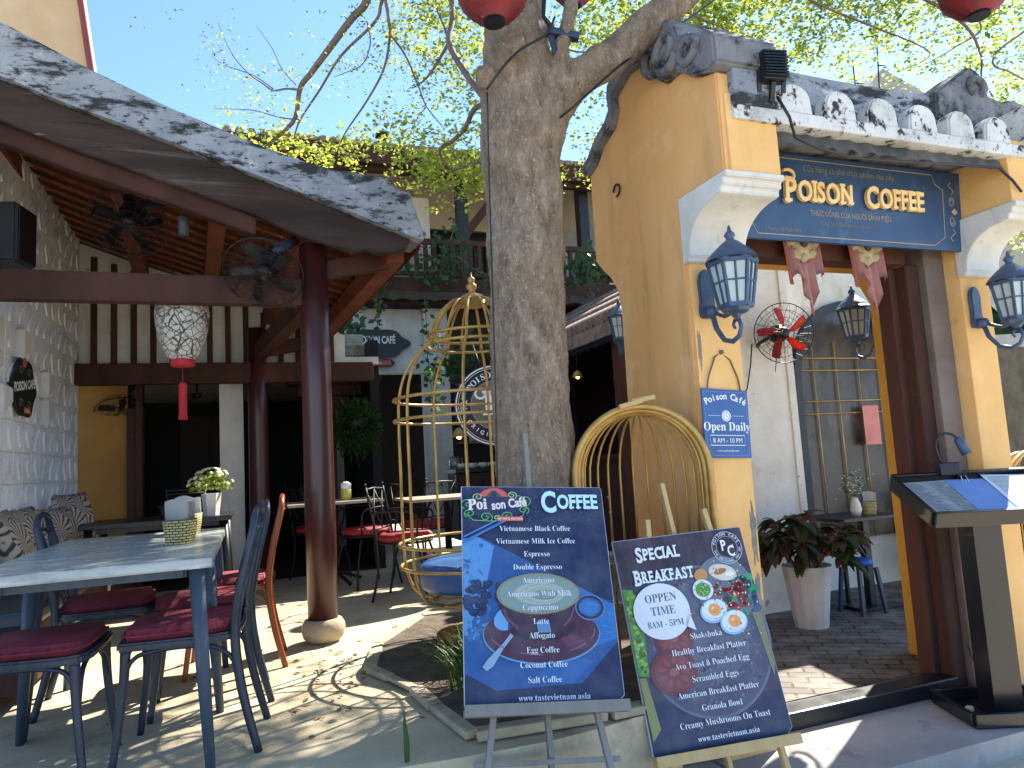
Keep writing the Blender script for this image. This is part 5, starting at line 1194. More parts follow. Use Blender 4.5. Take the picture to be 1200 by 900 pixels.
basket('second woven napkin basket behind the near one on the blue tables', (-.30, 4.05, .75))
# flower pot on black table
def flower_pot(name, label, loc, s=1):
    t = thing(name, label, 'plant', loc, 0, None, local=True)
    mb = MB(); mb.lathe([(0, 0), (.04*s, 0), (.052*s, .12*s), (.048*s, .12*s), (.045*s, .10*s), (0, .10*s)], 6, smooth=False); part('pot', mb, M_potw, t)
    rg = random.Random(9); mb = MB()
    for k in range(150):
        a, e = rg.uniform(0, 6.28), rg.uniform(.1, 1.5); r = .115*s*rg.uniform(.5, 1); p = Vector((r*math.cos(a)*math.cos(e), r*math.sin(a)*math.cos(e), .13*s+r*math.sin(e)*1.0)); c_ = rg.random(); mb.col = (c_, c_, c_, 1)
        d = Vector((rg.uniform(-1, 1), rg.uniform(-1, 1), rg.uniform(-.2, 1))).normalized()*.032*s; q = d.orthogonal()*.35; mb.face([p-d*.5, p+q, p+d*.6, p-q])
    part('foliage', mb, M_green1, t)
    mb = MB()
    for k in range(46):
        a, e = rg.uniform(0, 6.28), rg.uniform(.3, 1.5); r = .125*s; p = Vector((r*math.cos(a)*math.cos(e), r*math.sin(a)*math.cos(e), .13*s+r*math.sin(e)))
        mb.lathe([(0, -.002), (.012*s, 0), (.009*s, .008*s), (0, .009*s)], 6, p, (p-Vector((0, 0, .1*s))).normalized())
    part('blossoms', mb, mat('white_blossom', '#dcd8b8', '#c8c690', 30, .7), t)
    return t
flower_pot('flower_pot', 'white pot of small white flowers on the black table', (-.27, 5.78, .75), 1.35)
t = thing('menu_rack', 'black wire menu rack beside the white flower pot', 'rack', (-.45, 5.85, .75), 0, None, local=True)
mb = MB(); mb.tube([(-.13, 0, 0), (-.13, 0, .2), (.13, 0, .2), (.13, 0, 0)], .007, 6); mb.tube([(-.13, .08, 0), (-.13, .08, .17), (.13, .08, .17), (.13, .08, 0)], .007, 6); part('wire_frame', mb, M_ironb, t)
mb = MB(); mb.box(-.10, .10, .025, .055, .004, .12, .004); part('menu_cards', mb, M_paper, t)
# bench and cushions
t = thing('wall_bench', 'dark blue padded bench along the white block wall', 'bench', (-1.2, 5.6, 0))
mb = MB(); mb.box(-1.45, -1.0, 4.0, 7.1, .08, .36, .01); part('bench_base', mb, M_wood, t)
mb = MB(); mb.box(-1.45, -.97, 4.0, 7.1, .365, .46, .03); part('seat_pad', mb, mat('navy_leather', '#232c3f', '#1b2333', 6, .4, .1, 60), t)
m, n, b, l = newmat('leaf_print_fabric'); tcn = n.nodes.new('ShaderNodeTexCoord').outputs['Object']
vv = n.nodes.new('ShaderNodeTexVoronoi'); vv.inputs['Scale'].default_value = 5.5; l.new(tcn, vv.inputs[0])
sb_ = n.nodes.new('ShaderNodeVectorMath'); sb_.operation = 'SUBTRACT'; dn = n.nodes.new('ShaderNodeTexNoise'); dn.inputs['Scale'].default_value = 7; l.new(tcn, dn.inputs[0]); dv = n.nodes.new('ShaderNodeVectorMath'); dv.operation = 'MULTIPLY_ADD'; dv.inputs[1].default_value = (.09, .09, .09); l.new(dn.outputs[1], dv.inputs[0]); l.new(tcn, dv.inputs[2]); l.new(dv.outputs[0], sb_.inputs[0]); l.new(vv.outputs['Position'], sb_.inputs[1])
sx_ = n.nodes.new('ShaderNodeSeparateXYZ'); l.new(sb_.outputs[0], sx_.inputs[0])
at = n.nodes.new('ShaderNodeMath'); at.operation = 'ARCTAN2'; l.new(sx_.outputs[2], at.inputs[0]); l.new(sx_.outputs[0], at.inputs[1])
mu = n.nodes.new('ShaderNodeMath'); mu.operation = 'MULTIPLY'; mu.inputs[1].default_value = 17; l.new(at.outputs[0], mu.inputs[0]); sn = n.nodes.new('ShaderNodeMath'); sn.operation = 'SINE'; l.new(mu.outputs[0], sn.inputs[0])
l.new(_mix(n, l, _ramp(n, l, sn.outputs[0], .15, .6), lin('#b8a793'), lin('#4a4139')), b.inputs['Base Color']); b.inputs['Roughness'].default_value = .9
M_leafp = m
def pillow(label, loc, rz, tilt, s=.44, gp='leaf print cushions on the bench'):
    t = MB(); N = 12; g = {}
    for sd_ in (1, -1):
        cols = []
        for i in range(N+1):
            c_ = []
            for j in range(N+1):
                x, z = i/N*2-1, j/N*2-1; th = .085*max(0, (1-x*x)*(1-z*z))**.45; pin = 1-.10*(x*x*z*z)**.5*0+.06*(abs(x*z))
                c_.append((x*s/2*pin, sd_*th, z*s/2*pin+s/2))
            cols.append(c_)
        t.strip(cols, True)
    bmesh.ops.remove_doubles(t.bm, verts=t.bm.verts[:], dist=.0005); bmesh.ops.recalc_face_normals(t.bm, faces=t.bm.faces[:])
    o = solo('throw_cushion', t, M_leafp, label, 'cushion', loc, rz, gp, True); o.rotation_euler = (R(tilt), 0, AZ+rz); return o
pillow('leaf print cushion in the right-hand corner of the bench, tilted highest', (-1.27, 6.62, .47), R(70), -14, .50)
pillow('leaf print cushion second from the right end of the bench', (-1.24, 6.12, .47), R(76), -20, .42)
pillow('leaf print cushion third from the right end of the bench', (-1.26, 5.60, .47), R(84), -24, .46)
pillow('leaf print cushion nearest the left picture edge on the bench', (-1.22, 5.02, .47), R(94), -22, .46)
# metal courtyard chairs
def iron_chair(name, label, loc, rz, group, s=1):
    """black iron armchair facing local -x"""
    t = thing(name, label, 'chair', loc, rz, group, local=True)
    mb = MB()
    for a in range(1): mb.lathe([(0, .45), (.20, .45), (.215, .465), (.215, .49), (.19, .51), (0, .515)], 28)
    part('seat', mb, M_redc, t)
    mb = MB(); mb.tube([(.21*math.cos(2*math.pi*k/24), .21*math.sin(2*math.pi*k/24), .44) for k in range(24)], .01, 6, False, True); part('seat_ring', mb, M_ironb, t)
    for sy in (-1, 1):
        mb = MB(); mb.tube(smooth([(-.14, sy*.15, .44), (-.2, sy*.19, .2), (-.22, sy*.21, 0)], 4), .010, 6); part('leg', mb, M_ironb, t)
        mb = MB(); mb.tube(smooth([(.22, sy*.2, 0), (.17, sy*.18, .25), (.18, sy*.19, .5), (.25, sy*.19, .88)], 4), .010, 6); mb.lathe([(0, -.01), (.012, 0), (0, .02)], 8, (.252, sy*.19, .895)); part('leg', mb, M_ironb, t)
        mb = MB(); mb.tube(smooth([(.215, sy*.19, .68), (.0, sy*.24, .69), (-.15, sy*.23, .66), (-.16, sy*.2, .56), (-.14, sy*.16, .45)], 4), .009, 6); part('arm', mb, M_ironb, t)
    mb = MB(); mb.tube([(.25, -.19, .86), (.262, 0, .87), (.25, .19, .86)], .009, 6); mb.tube([(.19, -.185, .55), (.2, 0, .55), (.19, .185, .55)], .008, 6)
    for a, b_ in (((-.18, .56), (0, .86)), ((0, .56), (.18, .86)), ((0, .56), (-.18, .86)), ((.18, .56), (0, .86))):
        mb.tube([(.195, a[0], a[1]), (.255, b_[0], b_[1])], .006, 5)
    part('back_lattice', mb, M_ironb, t)
    return t
G2 = 'iron garden chairs with red seats in the courtyard'
ic = iron_chair('garden_chair', 'black iron chair with sunlit red seat just left of the tall gold cage', (1.16, 5.72, 0), R(150), G2)
dup(ic, (.98, 6.55, 0), R(20), 'black iron chair with red seat and lattice back in the middle of the courtyard')
dup(ic, (.62, 7.25, 0), R(200), 'black iron chair with red seat partly behind the front pavilion column')
dup(ic, (1.55, 6.75, 0), R(-60), 'black iron chair with pale sunlit arm behind the bars of the tall gold cage')
def bistro(label, loc, r, group):
    t = thing('bistro_table', label, 'table', loc, 0, group, local=True)
    mb = MB(); mb.box(-r, r, -r*.8, r*.8, .725, .75, .006); part('tabletop', mb, mat('pale_wood_top', '#b5a890', '#94876f', 5, .5, .05, 40, st=(1, .2, 1)), t)
    mb = MB(); mb.lathe([(0, .02), (.03, .02), (.025, .7), (.06, .725), (0, .725)], 14); part('post', mb, M_ironb, t)
    mb = MB()
    for k in range(4):
        a = k*math.pi/2+.4; mb.tube(smooth([(0, 0, .10), (.12*math.cos(a), .12*math.sin(a), .07), (.27*math.cos(a), .27*math.sin(a), .015)], 4), .016, 6)
    part('foot', mb, M_ironb, t); return t
G3 = 'bistro tables in the courtyard'
bistro('pale topped bistro table behind the front pavilion column', (.72, 6.85, 0), .42, G3)
bistro('narrow bistro table seen edge on through the bars of the tall gold cage', (1.62, 6.15, 0), .40, G3)
t = thing('table_jar', 'yellow and white jar on the pale bistro table', 'jar', (.83, 6.75, .75), 0, None, local=True)
mb = MB(); mb.lathe([(0, 0), (.045, 0), (.05, .03), (.05, .10), (.0, .10)], 16); part('jar', mb, mat('yellow_jar', '#d8c860', '#c0ae48', 8, .5), t); mb = MB(); mb.lathe([(0, .10), (.045, .10), (.05, .15), (.02, .17), (0, .17)], 16); part('lid', mb, M_paper, t)

# ================================================================= CENTRAL CAFE HOUSE
M_cream = mat('cream_wall', '#d2c4ae', '#c3b49c', 2.5, .85, .06, 30)
hb_ = thing('cafe_house', 'two storey cafe house with dark balcony and white ground floor behind the tree', 'building', (3, 10, 0))
mb = MB(); mb.box(1.05, 1.32, 10.05, 10.3, 0, 3.3); mb.box(1.32, 2.4, 10.05, 10.2, 2.36, 3.3); mb.box(2.4, 2.76, 9.95, 10.25, 0, 3.3, .01); part('ground_wall', mb, M_white, hb_)
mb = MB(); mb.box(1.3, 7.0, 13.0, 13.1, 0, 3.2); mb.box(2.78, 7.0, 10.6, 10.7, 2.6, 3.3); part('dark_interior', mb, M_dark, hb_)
mb = MB(); mb.box(1.0, 6.8, 9.6, 13, 3.3, 3.45); mb.box(1.0, 6.8, 9.45, 9.6, 3.36, 3.62); part('balcony_floor', mb, M_wood, hb_)
mb = MB(); cols = []
for i in range(180):
    u = 1.0+i*.0323; cols.append([(u, 9.44, 3.42), (u, 9.44, 3.28+.035*abs(math.sin(i*.35)))])
mb.strip(cols, False, .01); part('scalloped_valance', mb, M_wood2, hb_)
mb = MB(); mb.box(1.0, 6.8, 9.48, 9.54, 4.12, 4.2, .006); mb.box(1.0, 6.8, 9.49, 9.53, 3.66, 3.72)
for k in range(44):
    u = 1.05+k*.132; mb.box(u-.03, u+.03, 9.49, 9.53, 3.7, 4.13)
part('balcony_rail', mb, M_wood, hb_)
for u in (2.95, 4.9):
    mb = MB(); mb.box(u-.08, u+.08, 9.5, 9.66, 3.45, 5.2, .01); part('balcony_post', mb, M_blk, hb_)
mb = MB(); mb.bar((2.98, 9.58, 4.3), (3.5, 9.58, 4.95), .10, .12); part('brace', mb, M_wood, hb_)
mb = MB(); mb.box(-.3, 2.62, 11.2, 11.3, 3.45, 6.1); mb.box(4.1, 6.9, 11.2, 11.3, 3.45, 6.1); mb.box(2.621, 4.099, 11.21, 11.29, 4.95, 6.1); part('upper_wall', mb, M_cream, hb_)
mb = MB(); mb.box(1.9, 2.55, 9.9, 10.0, 3.5, 4.95); part('shutter', mb, M_cream, hb_)
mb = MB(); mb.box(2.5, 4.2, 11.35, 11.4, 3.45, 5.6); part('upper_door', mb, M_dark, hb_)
mb = MB()
for k in range(12): mb.box(2.7+k*.12, 2.74+k*.12, 11.28, 11.32, 3.5, 4.85)
mb.box(2.66, 4.1, 11.27, 11.33, 4.8, 4.86); part('door_bars', mb, M_blk, hb_)
mb = MB()
mb.prism([(9.2, 5.22), (9.2, 5.34), (12.2, 6.6), (12.2, 6.4)], -.3, 6.9, 'u'); rf = part('roof', mb, M_dconc, hb_)
mb = MB()
for k in range(48): mb.tube([(-.2+k*.148, 9.16, 5.36), (-.2+k*.148, 12.2, 6.63)], .055, 6)
part('tile_ribs', mb, M_oldtile, rf)
mb = MB(); mb.box(-.3, 6.9, 9.16, 9.22, 5.1, 5.34); mb.box(-.2, 6.8, 9.3, 9.4, 5.05, 5.22); part('eave_fascia', mb, M_wood, hb_)
mb = MB(); mb.box(1.72, 1.82, 9.2, 9.3, 5.36, 5.56); mb.box(1.69, 1.85, 9.17, 9.33, 5.52, 5.57); part('roof_finial', mb, M_blk, rf)
mb = MB(); mb.box(5.25, 5.5, 9.5, 11, 3.0, 4.9); solo('white_house_edge', mb, M_white, 'sunlit white house edge between the cafe balcony and the ochre gable', 'building', (5.4, 10, 3.0))
# cafe sign on the white wall
cs = thing('cafe_sign', 'black rounded cafe sign with red ribbon on the white ground floor wall', 'sign', (1.72, 9.98, 2.78), 0, None, local=True)
mb = MB(); mb.prism([(x*1.75, z*1.05) for x, z in plaque(mb)], -.02, 0, 'v', .004); mb.prism([(-.28, -.33), (.2, -.33), (.25, -.28), (.2, -.23), (-.28, -.23)], -.03, -.001, 'v', .003); part('panel', mb, mat('sign_black', '#1b2530', '#141b24', 6, .5), cs)
mb = MB(); mb.lay = -.024; mb.text('POISON CAFÉ', .15, 0.0, .0, 'sans', .56, 'CENTER', '#e6e6e0', .03); part('lettering', mb, M_paint, cs); mb = MB(); mb.lay = -.032; mb.rect(-.26, .19, -.315, -.245, '#b04a34'); mb.up(); mb.text('HOI AN', .05, -.03, -.30, 'sans', 1, 'CENTER', '#f0e6dc'); part('ribbon', mb, M_paint, cs)
# sideboard with cups
t = thing('sideboard', 'dark sideboard behind the big gold cage', 'cabinet', (2.95, 9.2, 0), 0, None, local=True)
mb = MB(); mb.box(-.45, .6, -.25, .25, .9, .95, .006); part('top', mb, M_blk, t); mb = MB(); mb.box(-.43, .58, -.22, .23, .04, .89); part('body', mb, M_dbrown, t)
for k in range(3): mb = MB(); mb.box(-.42+k*.34, -.1+k*.34, -.24, -.222, .1, .84, .004); part('door', mb, M_wood, t)
for k in range(5):
    mb = MB(); mb.lathe([(0, 0), (.03, 0), (.055, .03), (.06, .07), (.054, .07), (.03, .012), (0, .01)], 14); mb.tube([(.055, 0, .055), (.085, 0, .05), (.08, 0, .025), (.05, 0, .02)], .007, 5)
    solo('tea_cup', mb, M_white, 'white cup on the dark sideboard, in a row of five', 'cup', (2.62+k*.15, 9.1, .951), 0, 'cups on the sideboard', True)
t = thing('glass_jug', 'clear glass jug at the left end of the sideboard', 'jug', (2.58, 9.28, .951), 0, None, local=True)
m, n, b, l = newmat('jug_glass'); b.inputs['Transmission Weight'].default_value = .9; b.inputs['Roughness'].default_value = .08
mb = MB(); mb.lathe([(.06, 0), (.08, .06), (.07, .14), (.06, .17), (.055, .17), (.065, .13), (.075, .06), (.055, .01), (0, .008), (0, 0)], 18); part('jug', mb, m, t); mb = MB(); mb.tube([(.06, 0, .15), (.11, 0, .14), (.11, 0, .06), (.075, 0, .05)], .008, 6); part('handle', mb, m, t)

# ================================================================= KIOSK BEHIND THE TREE
ki = thing('tiled_gallery', 'low dark gallery with old tiled roof between the tree and the ochre gable', 'kiosk', (3.9, 7.4, 0))
def rz_(u): return 2.33+(u-3.38)*.62
mb = MB()
for k in range(34):
    v = 5.9+k*.125
    for j in range(4):
        u0, u1 = 3.33+j*.34, 3.33+j*.34+.37
        mb.tube([(u0, v, rz_(u0)+.075), (u1, v, rz_(u1)+.055)], .06, 6)
rk = part('roof_tiles', mb, M_oldtile, ki)
mb = MB(); mb.prism([(3.36, 2.23), (3.36, 2.34), (4.75, 3.20), (4.75, 3.09)], 5.86, 10.15, 'v'); part('roof_boards', mb, M_wood, ki)
mb = MB(); mb.box(3.32, 3.356, 5.86, 10.15, 2.17, 2.33); part('eave_fascia', mb, M_oldtile, ki)
mb = MB(); cols = []
for i in range(170):
    v = 5.87+i*.025; cols.append([(3.315, v, 2.19), (3.315, v, 2.10+.03*abs(math.sin(i*.45)))])
mb.strip(cols, False, .008); part('scalloped_valance', mb, M_blk, ki)
for v in (6.2, 8.1, 9.9):
    mb = MB(); mb.box(3.42, 3.52, v-.05, v+.05, 0, 2.28, .008); part('post', mb, M_wood, ki)
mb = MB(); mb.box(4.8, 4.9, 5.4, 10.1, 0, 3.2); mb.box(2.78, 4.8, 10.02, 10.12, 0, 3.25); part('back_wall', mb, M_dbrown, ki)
mb = MB(); mb.box(3.6, 3.95, 6.3, 9.6, 0, .98); mb.box(3.55, 4.0, 6.2, 9.7, .982, 1.03); part('counter', mb, M_wood, ki)
mb = MB()
for z in (1.3, 1.62, 1.95): mb.box(2.82, 3.9, 9.8, 10.015, z, z+.03)
part('shelves', mb, M_wood2, ki)
for k in range(18):
    mb = MB(); z = 1.33+.32*(k // 7)+.002; u = 2.88+(k % 7)*.14; mb.lathe([(0, 0), (.035, 0), (.035, .12), (.014, .16), (.014, .2), (0, .2)], 10, (u, 9.9, z))
    o = solo('bottle', mb, (M_brown, M_frost, M_gold)[k % 3], 'bottle on the dim back shelves of the gallery', 'bottle', (u, 9.9, z), 0, 'bottles on the gallery shelves')
def pendant(label, loc, rad, s):
    t = thing('pendant_lamp', label, 'lamp', loc, 0, 'small warm lamps', local=True)
    mb = MB(); mb.lathe([(.07*s, 0), (.05*s, .06*s), (.015*s, .09*s), (0, .09*s)], 16); part('lamp_shade', mb, M_gold, t)
    mb = MB(); mb.lathe([(0, -.025*s), (.022*s, -.012*s), (.026*s, .008*s), (.015*s, .03*s), (0, .04*s)], 12); part('bulb', mb, mat('warm_bulb', '#ffd9a0', None, 5, .5, emit='#ffb45a', es=6), t)
    mb = MB(); mb.tube([(0, 0, .09*s), (0, 0, .4)], .004, 5); part('cord', mb, M_blk, t); return t
pendant('small lit lamp in the dim doorway beside the hanging fern', tuple(toS(P(428, 472, 8.6))), 0, 1.3)
pendant('small lit lamp under the kiosk roof right of the trunk', tuple(toS(P(677, 442, 7.6))), 0, .8)
pendant('small lit lamp under the kiosk between trunk and round sign', tuple(toS(P(538, 512, 8.3))), 0, 1.2)
pendant('tiny lit lamp under the pavilion roof left of the front column', tuple(toS(P(320, 400, 6.6))), 0, .8)
# round sign
rs = thing('round_sign', 'round navy sign with white rim and lettering half hidden by the tree trunk', 'sign', tuple(toS(P(579, 475, 6.3))), R(-8), None, local=True)
mb = MB(); mb.lathe([(0, .0), (.36, .0), (.36, .04), (0, .04)], 56, (0, .0, 0), (0, -1, 0)); part('disc', mb, mat('sign_navy', '#1d2a48', '#172138', 4, .4), rs)
mb = MB(); mb.lay = -.0415; wh = '#dfe3e8'
mb.ring(0, 0, .345, .345, .012, wh, 64); mb.ring(0, 0, .325, .325, .004, wh, 64); mb.ell(0, 0, .215, .215, '#5e5a52', 56); mb.up(); mb.ring(0, 0, .215, .215, .006, '#8f8a7c', 56)
mb.arctext('POISON CAFÉ', .075, 0, 0, .245, 90, 118, 'serif', wh); mb.arctext('THE ORIGINAL HOI AN', .05, 0, 0, .285, 262, 190, 'sans', wh, True, .02); mb.text('HOI AN', .05, -.27, .03, 'sans', 1, 'CENTER', wh, .02, 0, R(80))
mb.text('P', .30, -.02, -.08, 'serif', 1, 'CENTER', wh, .02); mb.stroke([(-.12+.07*math.cos(R(a))*(1-a/700), .10+.06*math.sin(R(a))*(1-a/700)) for a in range(-30, 400, 20)], .02, wh)
part('lettering', mb, M_paint, rs)
mb = MB(); mb.tube([(-.1, .02, .34), (-.12, .3, .62)], .008, 5); mb.tube([(.1, .02, .34), (.12, .3, .62)], .008, 5); part('hanger', mb, M_ironb, rs)
# small eave with carved plaster end behind the front column
e2 = thing('carved_eave', 'small tiled eave end with carved grey plaster ornament behind the front column', 'roof', (1.13, 8.1, 2.2))
mb = MB(); mb.box(.70, 1.36, 7.95, 8.3, 2.12, 2.30, .03); mb.box(.75, 1.30, 7.9, 7.96, 2.28, 2.42, .02); mb.box(.72, 1.22, 7.92, 8.25, 2.40, 2.52, .02)
for k in range(5): mb.tube([(.78+k*.12+.04*math.cos(R(a)), 7.9, 2.36+.04*math.sin(R(a))) for a in range(0, 340, 20)], .014, 6)
wob(mb, .012, 12); part('plaster_ornament', mb, mat('carved_plaster', '#a09c8e', '#7d796c', 9, .9, .5, 40, layers=(('#4a463c', 12, .58, .7, None),)), e2)
mb = MB(); mb.prism([(.4, 2.12), (1.42, 2.05), (1.40, 1.98), (.4, 1.98)], 7.97, 8.25, 'v'); mb.box(.5, 1.2, 8.0, 8.2, 1.85, 1.98, .02); mb.box(.6, 1.05, 8.02, 8.18, 1.70, 1.85, .02); part('timber', mb, M_wood, e2)
mb = MB(); mb.box(.78, .90, 8.02, 8.16, 0, 1.7); part('post', mb, M_wood, e2)
# hanging plants and vines
def leafy(N, ell_, size, seed, trail=0, flat=.4):
    rg = random.Random(seed); mb = MB()
    for k in range(N):
        a, e = rg.uniform(0, 6.283), math.asin(rg.uniform(-1, 1)); r = rg.uniform(.55, 1)
        p = Vector((ell_[0]*r*math.cos(a)*math.cos(e), ell_[1]*r*math.sin(a)*math.cos(e), ell_[2]*r*math.sin(e)))
        if trail and rg.random() < .4: p.z -= trail*rg.random()
        d = (p.normalized()+Vector((rg.uniform(-.7, .7), rg.uniform(-.7, .7), rg.uniform(-1, .3)))).normalized()*size*rg.uniform(.6, 1.3)
        s = d.cross(Vector((rg.uniform(-1, 1), rg.uniform(-1, 1), 1))).normalized()*d.length*flat*.5; c_ = rg.random(); mb.col = (c_, c_, c_, 1)
        mb.face([p, p+d*.45+s, p+d, p+d*.45-s])
    return mb
fe = thing('hanging_fern', 'hanging basket of dense green fern in front of the dark doorway', 'plant', tuple(toS(P(418, 497, 7.5))), 0, None, local=True)
part('foliage', leafy(2600, (.24, .24, .27), .07, 1, .14, .22), M_green2, fe)
mb = MB(); mb.lathe([(0, -.08), (.1, -.06), (.14, .06), (.12, .06), (0, .0)], 16); part('basket', mb, M_blk, fe)
mb = MB()
for k in range(3): mb.tube([(.12*math.cos(k*2.1), .12*math.sin(k*2.1), .06), (0, 0, .5)], .004, 5)
mb.tube([(0, 0, .5), (0, 0, .75)], .004, 5); part('hanger', mb, M_ironb, fe)
def vine(label, pts, N, spread, size, seed):
    pts = [toS(p) for p in pts]; o0 = pts[0]; rg = random.Random(seed)
    t = thing('trailing_vine', label, 'plant', tuple(o0), 0, 'trailing vines', local=True)
    sm = smooth([p-o0 for p in pts], 6); mb = MB(); mb.tube(sm, .006, 5); part('stem', mb, M_twig, t)
    mb = MB()
    for k in range(N):
        p = sm[rg.randrange(len(sm))]+Vector((rg.gauss(0, spread), rg.gauss(0, spread), rg.gauss(0, spread)))
        d = Vector((rg.uniform(-1, 1), rg.uniform(-1, .2), rg.uniform(-1, .3))).normalized()*size*rg.uniform(.5, 1.2); s = d.cross(Vector((.3, -1, .2))).normalized()*d.length*.33; c_ = rg.random(); mb.col = (c_, c_, c_, 1)
        mb.face([p, p+d*.4+s, p+d, p+d*.4-s])
    part('foliage', mb, M_green2, t); return t
Yb = 9.4
vine('leafy vine climbing along the balcony rail left of the tree', [P(440, 330, Yb), P(470, 305, Yb), P(500, 318, Yb), P(530, 300, Yb), P(560, 318, Yb), P(590, 325, Yb)], 300, .13, .10, 1)
vine('tall vine climbing up the balcony post', [P(515, 330, Yb), P(520, 300, Yb), P(528, 280, Yb), P(535, 262, Yb)], 70, .10, .11, 2)
vine('vine hanging straight down beside the white pillar', [P(498, 350, Yb), P(500, 390, Yb), P(502, 430, Yb), P(508, 470, Yb)], 50, .05, .10, 3)
vine('vine trailing down in the middle of the tall gold cage', [P(515, 390, 7.3), P(512, 420, 7.3), P(508, 450, 7.3), P(516, 485, 7.2)], 70, .06, .085, 4)
vine('thin vine hanging before the white wall above the cafe sign', [P(452, 330, Yb), P(444, 360, Yb), P(442, 385, Yb)], 36, .04, .09, 5)
vine('green plants growing on the kiosk roof behind the round sign', [P(520, 430, 9.2), P(545, 418, 9.2), P(575, 405, 9.2)], 240, .12, .11, 6)
vine('green plants on the balcony right of the trunk', [P(672, 330, Yb), P(682, 305, Yb), P(690, 320, Yb)], 240, .13, .11, 7)
vine('small plants on top of the carved eave', [P(395, 383, 8.2), P(420, 378, 8.3)], 110, .09, .09, 8)
mb = MB(); mb.box(5.0, 5.6, 9.3, 9.45, 3.75, 3.95, .01); solo('planter_box', mb, M_dbrown, 'dark planter box on the balcony right of the trunk', 'planter', (5.3, 9.4, 3.75))

# ================================================================= GATE FRONT: POT, LECTERN, COURT
pp = thing('potted_plant', 'tall white faceted pot with reddish green leafy plant inside the gateway', 'plant', tuple(toS(Vector((2.19, 5.62, -.364)))), 0, None, local=True)
mb = MB(); mb.lathe([(0, 0), (.125, 0), (.185, .46), (.17, .46), (.16, .40), (0, .40)], 12, smooth=False); part('pot', mb, M_potw, pp)
rg = random.Random(12); mb = MB(); st_ = MB()
for k in range(44):
    a = rg.uniform(0, 6.283); rr = .34*math.sqrt(rg.random()); top = Vector((rr*1.15*math.cos(a), rr*math.sin(a), .50+rg.uniform(.05, .40)*(1.15-rr/.5)))
    if k < 14: st_.tube([(0.05*math.cos(a), .05*math.sin(a), .40), top*.6+Vector((0, 0, .18)), top], .006, 5)
    for q in range(9):
        b_ = a+rg.uniform(-1.7, 1.7) if rr > .1 else rg.uniform(0, 6.28); el_ = rg.uniform(-.6, .8); L_ = rg.uniform(.10, .19)
        d = Vector((math.cos(b_)*math.cos(el_), math.sin(b_)*math.cos(el_), math.sin(el_))); s = d.cross(Vector((0, 0, 1))).normalized(); nrm = s.cross(d)
        c_ = rg.random()**1.6; mb.col = (c_, c_, c_, 1); cols = []
        for i in range(6):
            t_ = i/5; wd = L_*.24*math.sin(math.pi*min(1, t_*.93+.05))**.8; ce = top+d*L_*t_-Vector((0, 0, L_*.5*t_*t_)); cols.append([ce-s*wd+nrm*wd*.3, ce, ce+s*wd+nrm*wd*.3])
        mb.strip(cols, True)
part('foliage', mb, M_cordy, pp); part('stems', st_, mat('pink_stem', '#a0545a', '#7d3c44'), pp)
# lectern
lc = thing('menu_lectern', 'black menu lectern with tilted tray and square base before the gateway', 'lectern', (3.53, 2.66, -.37), R(-22), None, local=True)
mb = MB(); mb.box(-.26, .36, -.19, .19, .0, .014, .004)
for a, b_ in (((-.26, -.19), (.36, -.19)), ((-.26, .19), (.36, .19))): mb.box(a[0], b_[0], a[1]-.012, a[1]+.012, .0145, .07, .004)
for x in (-.26, .36): mb.box(x-.012, x+.012, -.178, .178, .0145, .07, .004)
M_lect = mat('black_lacquer', '#1a1b1e', '#121316', 5, .28, .04, 40, layers=(('#3a3c40', 26, .68, .74, None),), coat=.3)
part('base_tray', mb, M_lect, lc)
mb = MB(); mb.box(-.09, .055, -.07, .07, .015, 1.0, .006); part('post', mb, M_lect, lc)
Tm = Matrix.Translation((.06, 0, 1.085)) @ Matrix.Rotation(R(24), 4, 'X')
mb = MB(); mb.box(-.40, .40, -.215, .215, -.02, .0, .003, Tm)
for a in (-1, 1): mb.box(-.40, .40, a*.215-.012, a*.215+.012, -.05, .03, .004, Tm)
for a in (-1, 1): mb.box(a*.40-.012, a*.40+.012, -.203, .203, -.05, .03, .004, Tm)
part('tray', mb, M_lect, lc)
def onlect(name, label, cat, mb, m, off=(0, 0, 0)):
    o = link(name, mb, m); base = lc.location; return o
LM = Matrix.Translation(SW(3.53, 2.66, -.37)) @ Matrix.Rotation(AZ+R(-22), 4, 'Z') @ Tm
def lect_sheet(name, label, x0, x1, y0, y1, z, m, rot=0, lines=0):
    t = wthing(name, label, 'menu', LM @ Matrix.Translation(((x0+x1)/2, (y0+y1)/2, z)) @ Matrix.Rotation(rot, 4, 'Z'))
    w_, h_ = (x1-x0)/2, (y1-y0)/2; mb = MB(); mb.box(-w_, w_, -h_, h_, 0, .0015); part('sheet', mb, m, t)
    if lines:
        mb = MB(); rgx = random.Random(lines)
        for c_ in range(2):
            for i in range(22):
                y = h_-.03-i*(2*h_-.05)/22; L_ = rgx.uniform(.4, .85)*w_; mb.box(-w_+.02+c_*w_, -w_+.02+c_*w_+L_, y, y+.004, .0017, .0022)
        part('print_lines', mb, mat('menu_ink', '#5a5f68'), t)
    return t
lect_sheet('menu_sheet', 'grey printed menu sheet on the left of the lectern tray', -.37, -.13, -.19, .17, .001, mat('grey_paper', '#a9aca8', '#979a96', 20, .8), R(2), 3)
lect_sheet('menu_sheet', 'light blue menu sheet in the middle of the lectern tray', -.15, .13, -.195, .165, .004, M_bluep, R(-3), 0)
lect_sheet('menu_sheet', 'white printed menu sheet on the right of the lectern tray', .05, .38, -.19, .185, .008, M_paper, R(-6), 5)
cl_ = wthing('clip_lamp', 'small black gooseneck clip lamp on the far edge of the lectern tray', 'lamp', LM @ Matrix.Translation((-.10, .215, .03)) @ Matrix.Rotation(R(-30), 4, 'X'))
mb = MB(); mb.box(-.05, .06, -.03, .03, -.02, .05, .008); part('clamp', mb, M_blk, cl_)
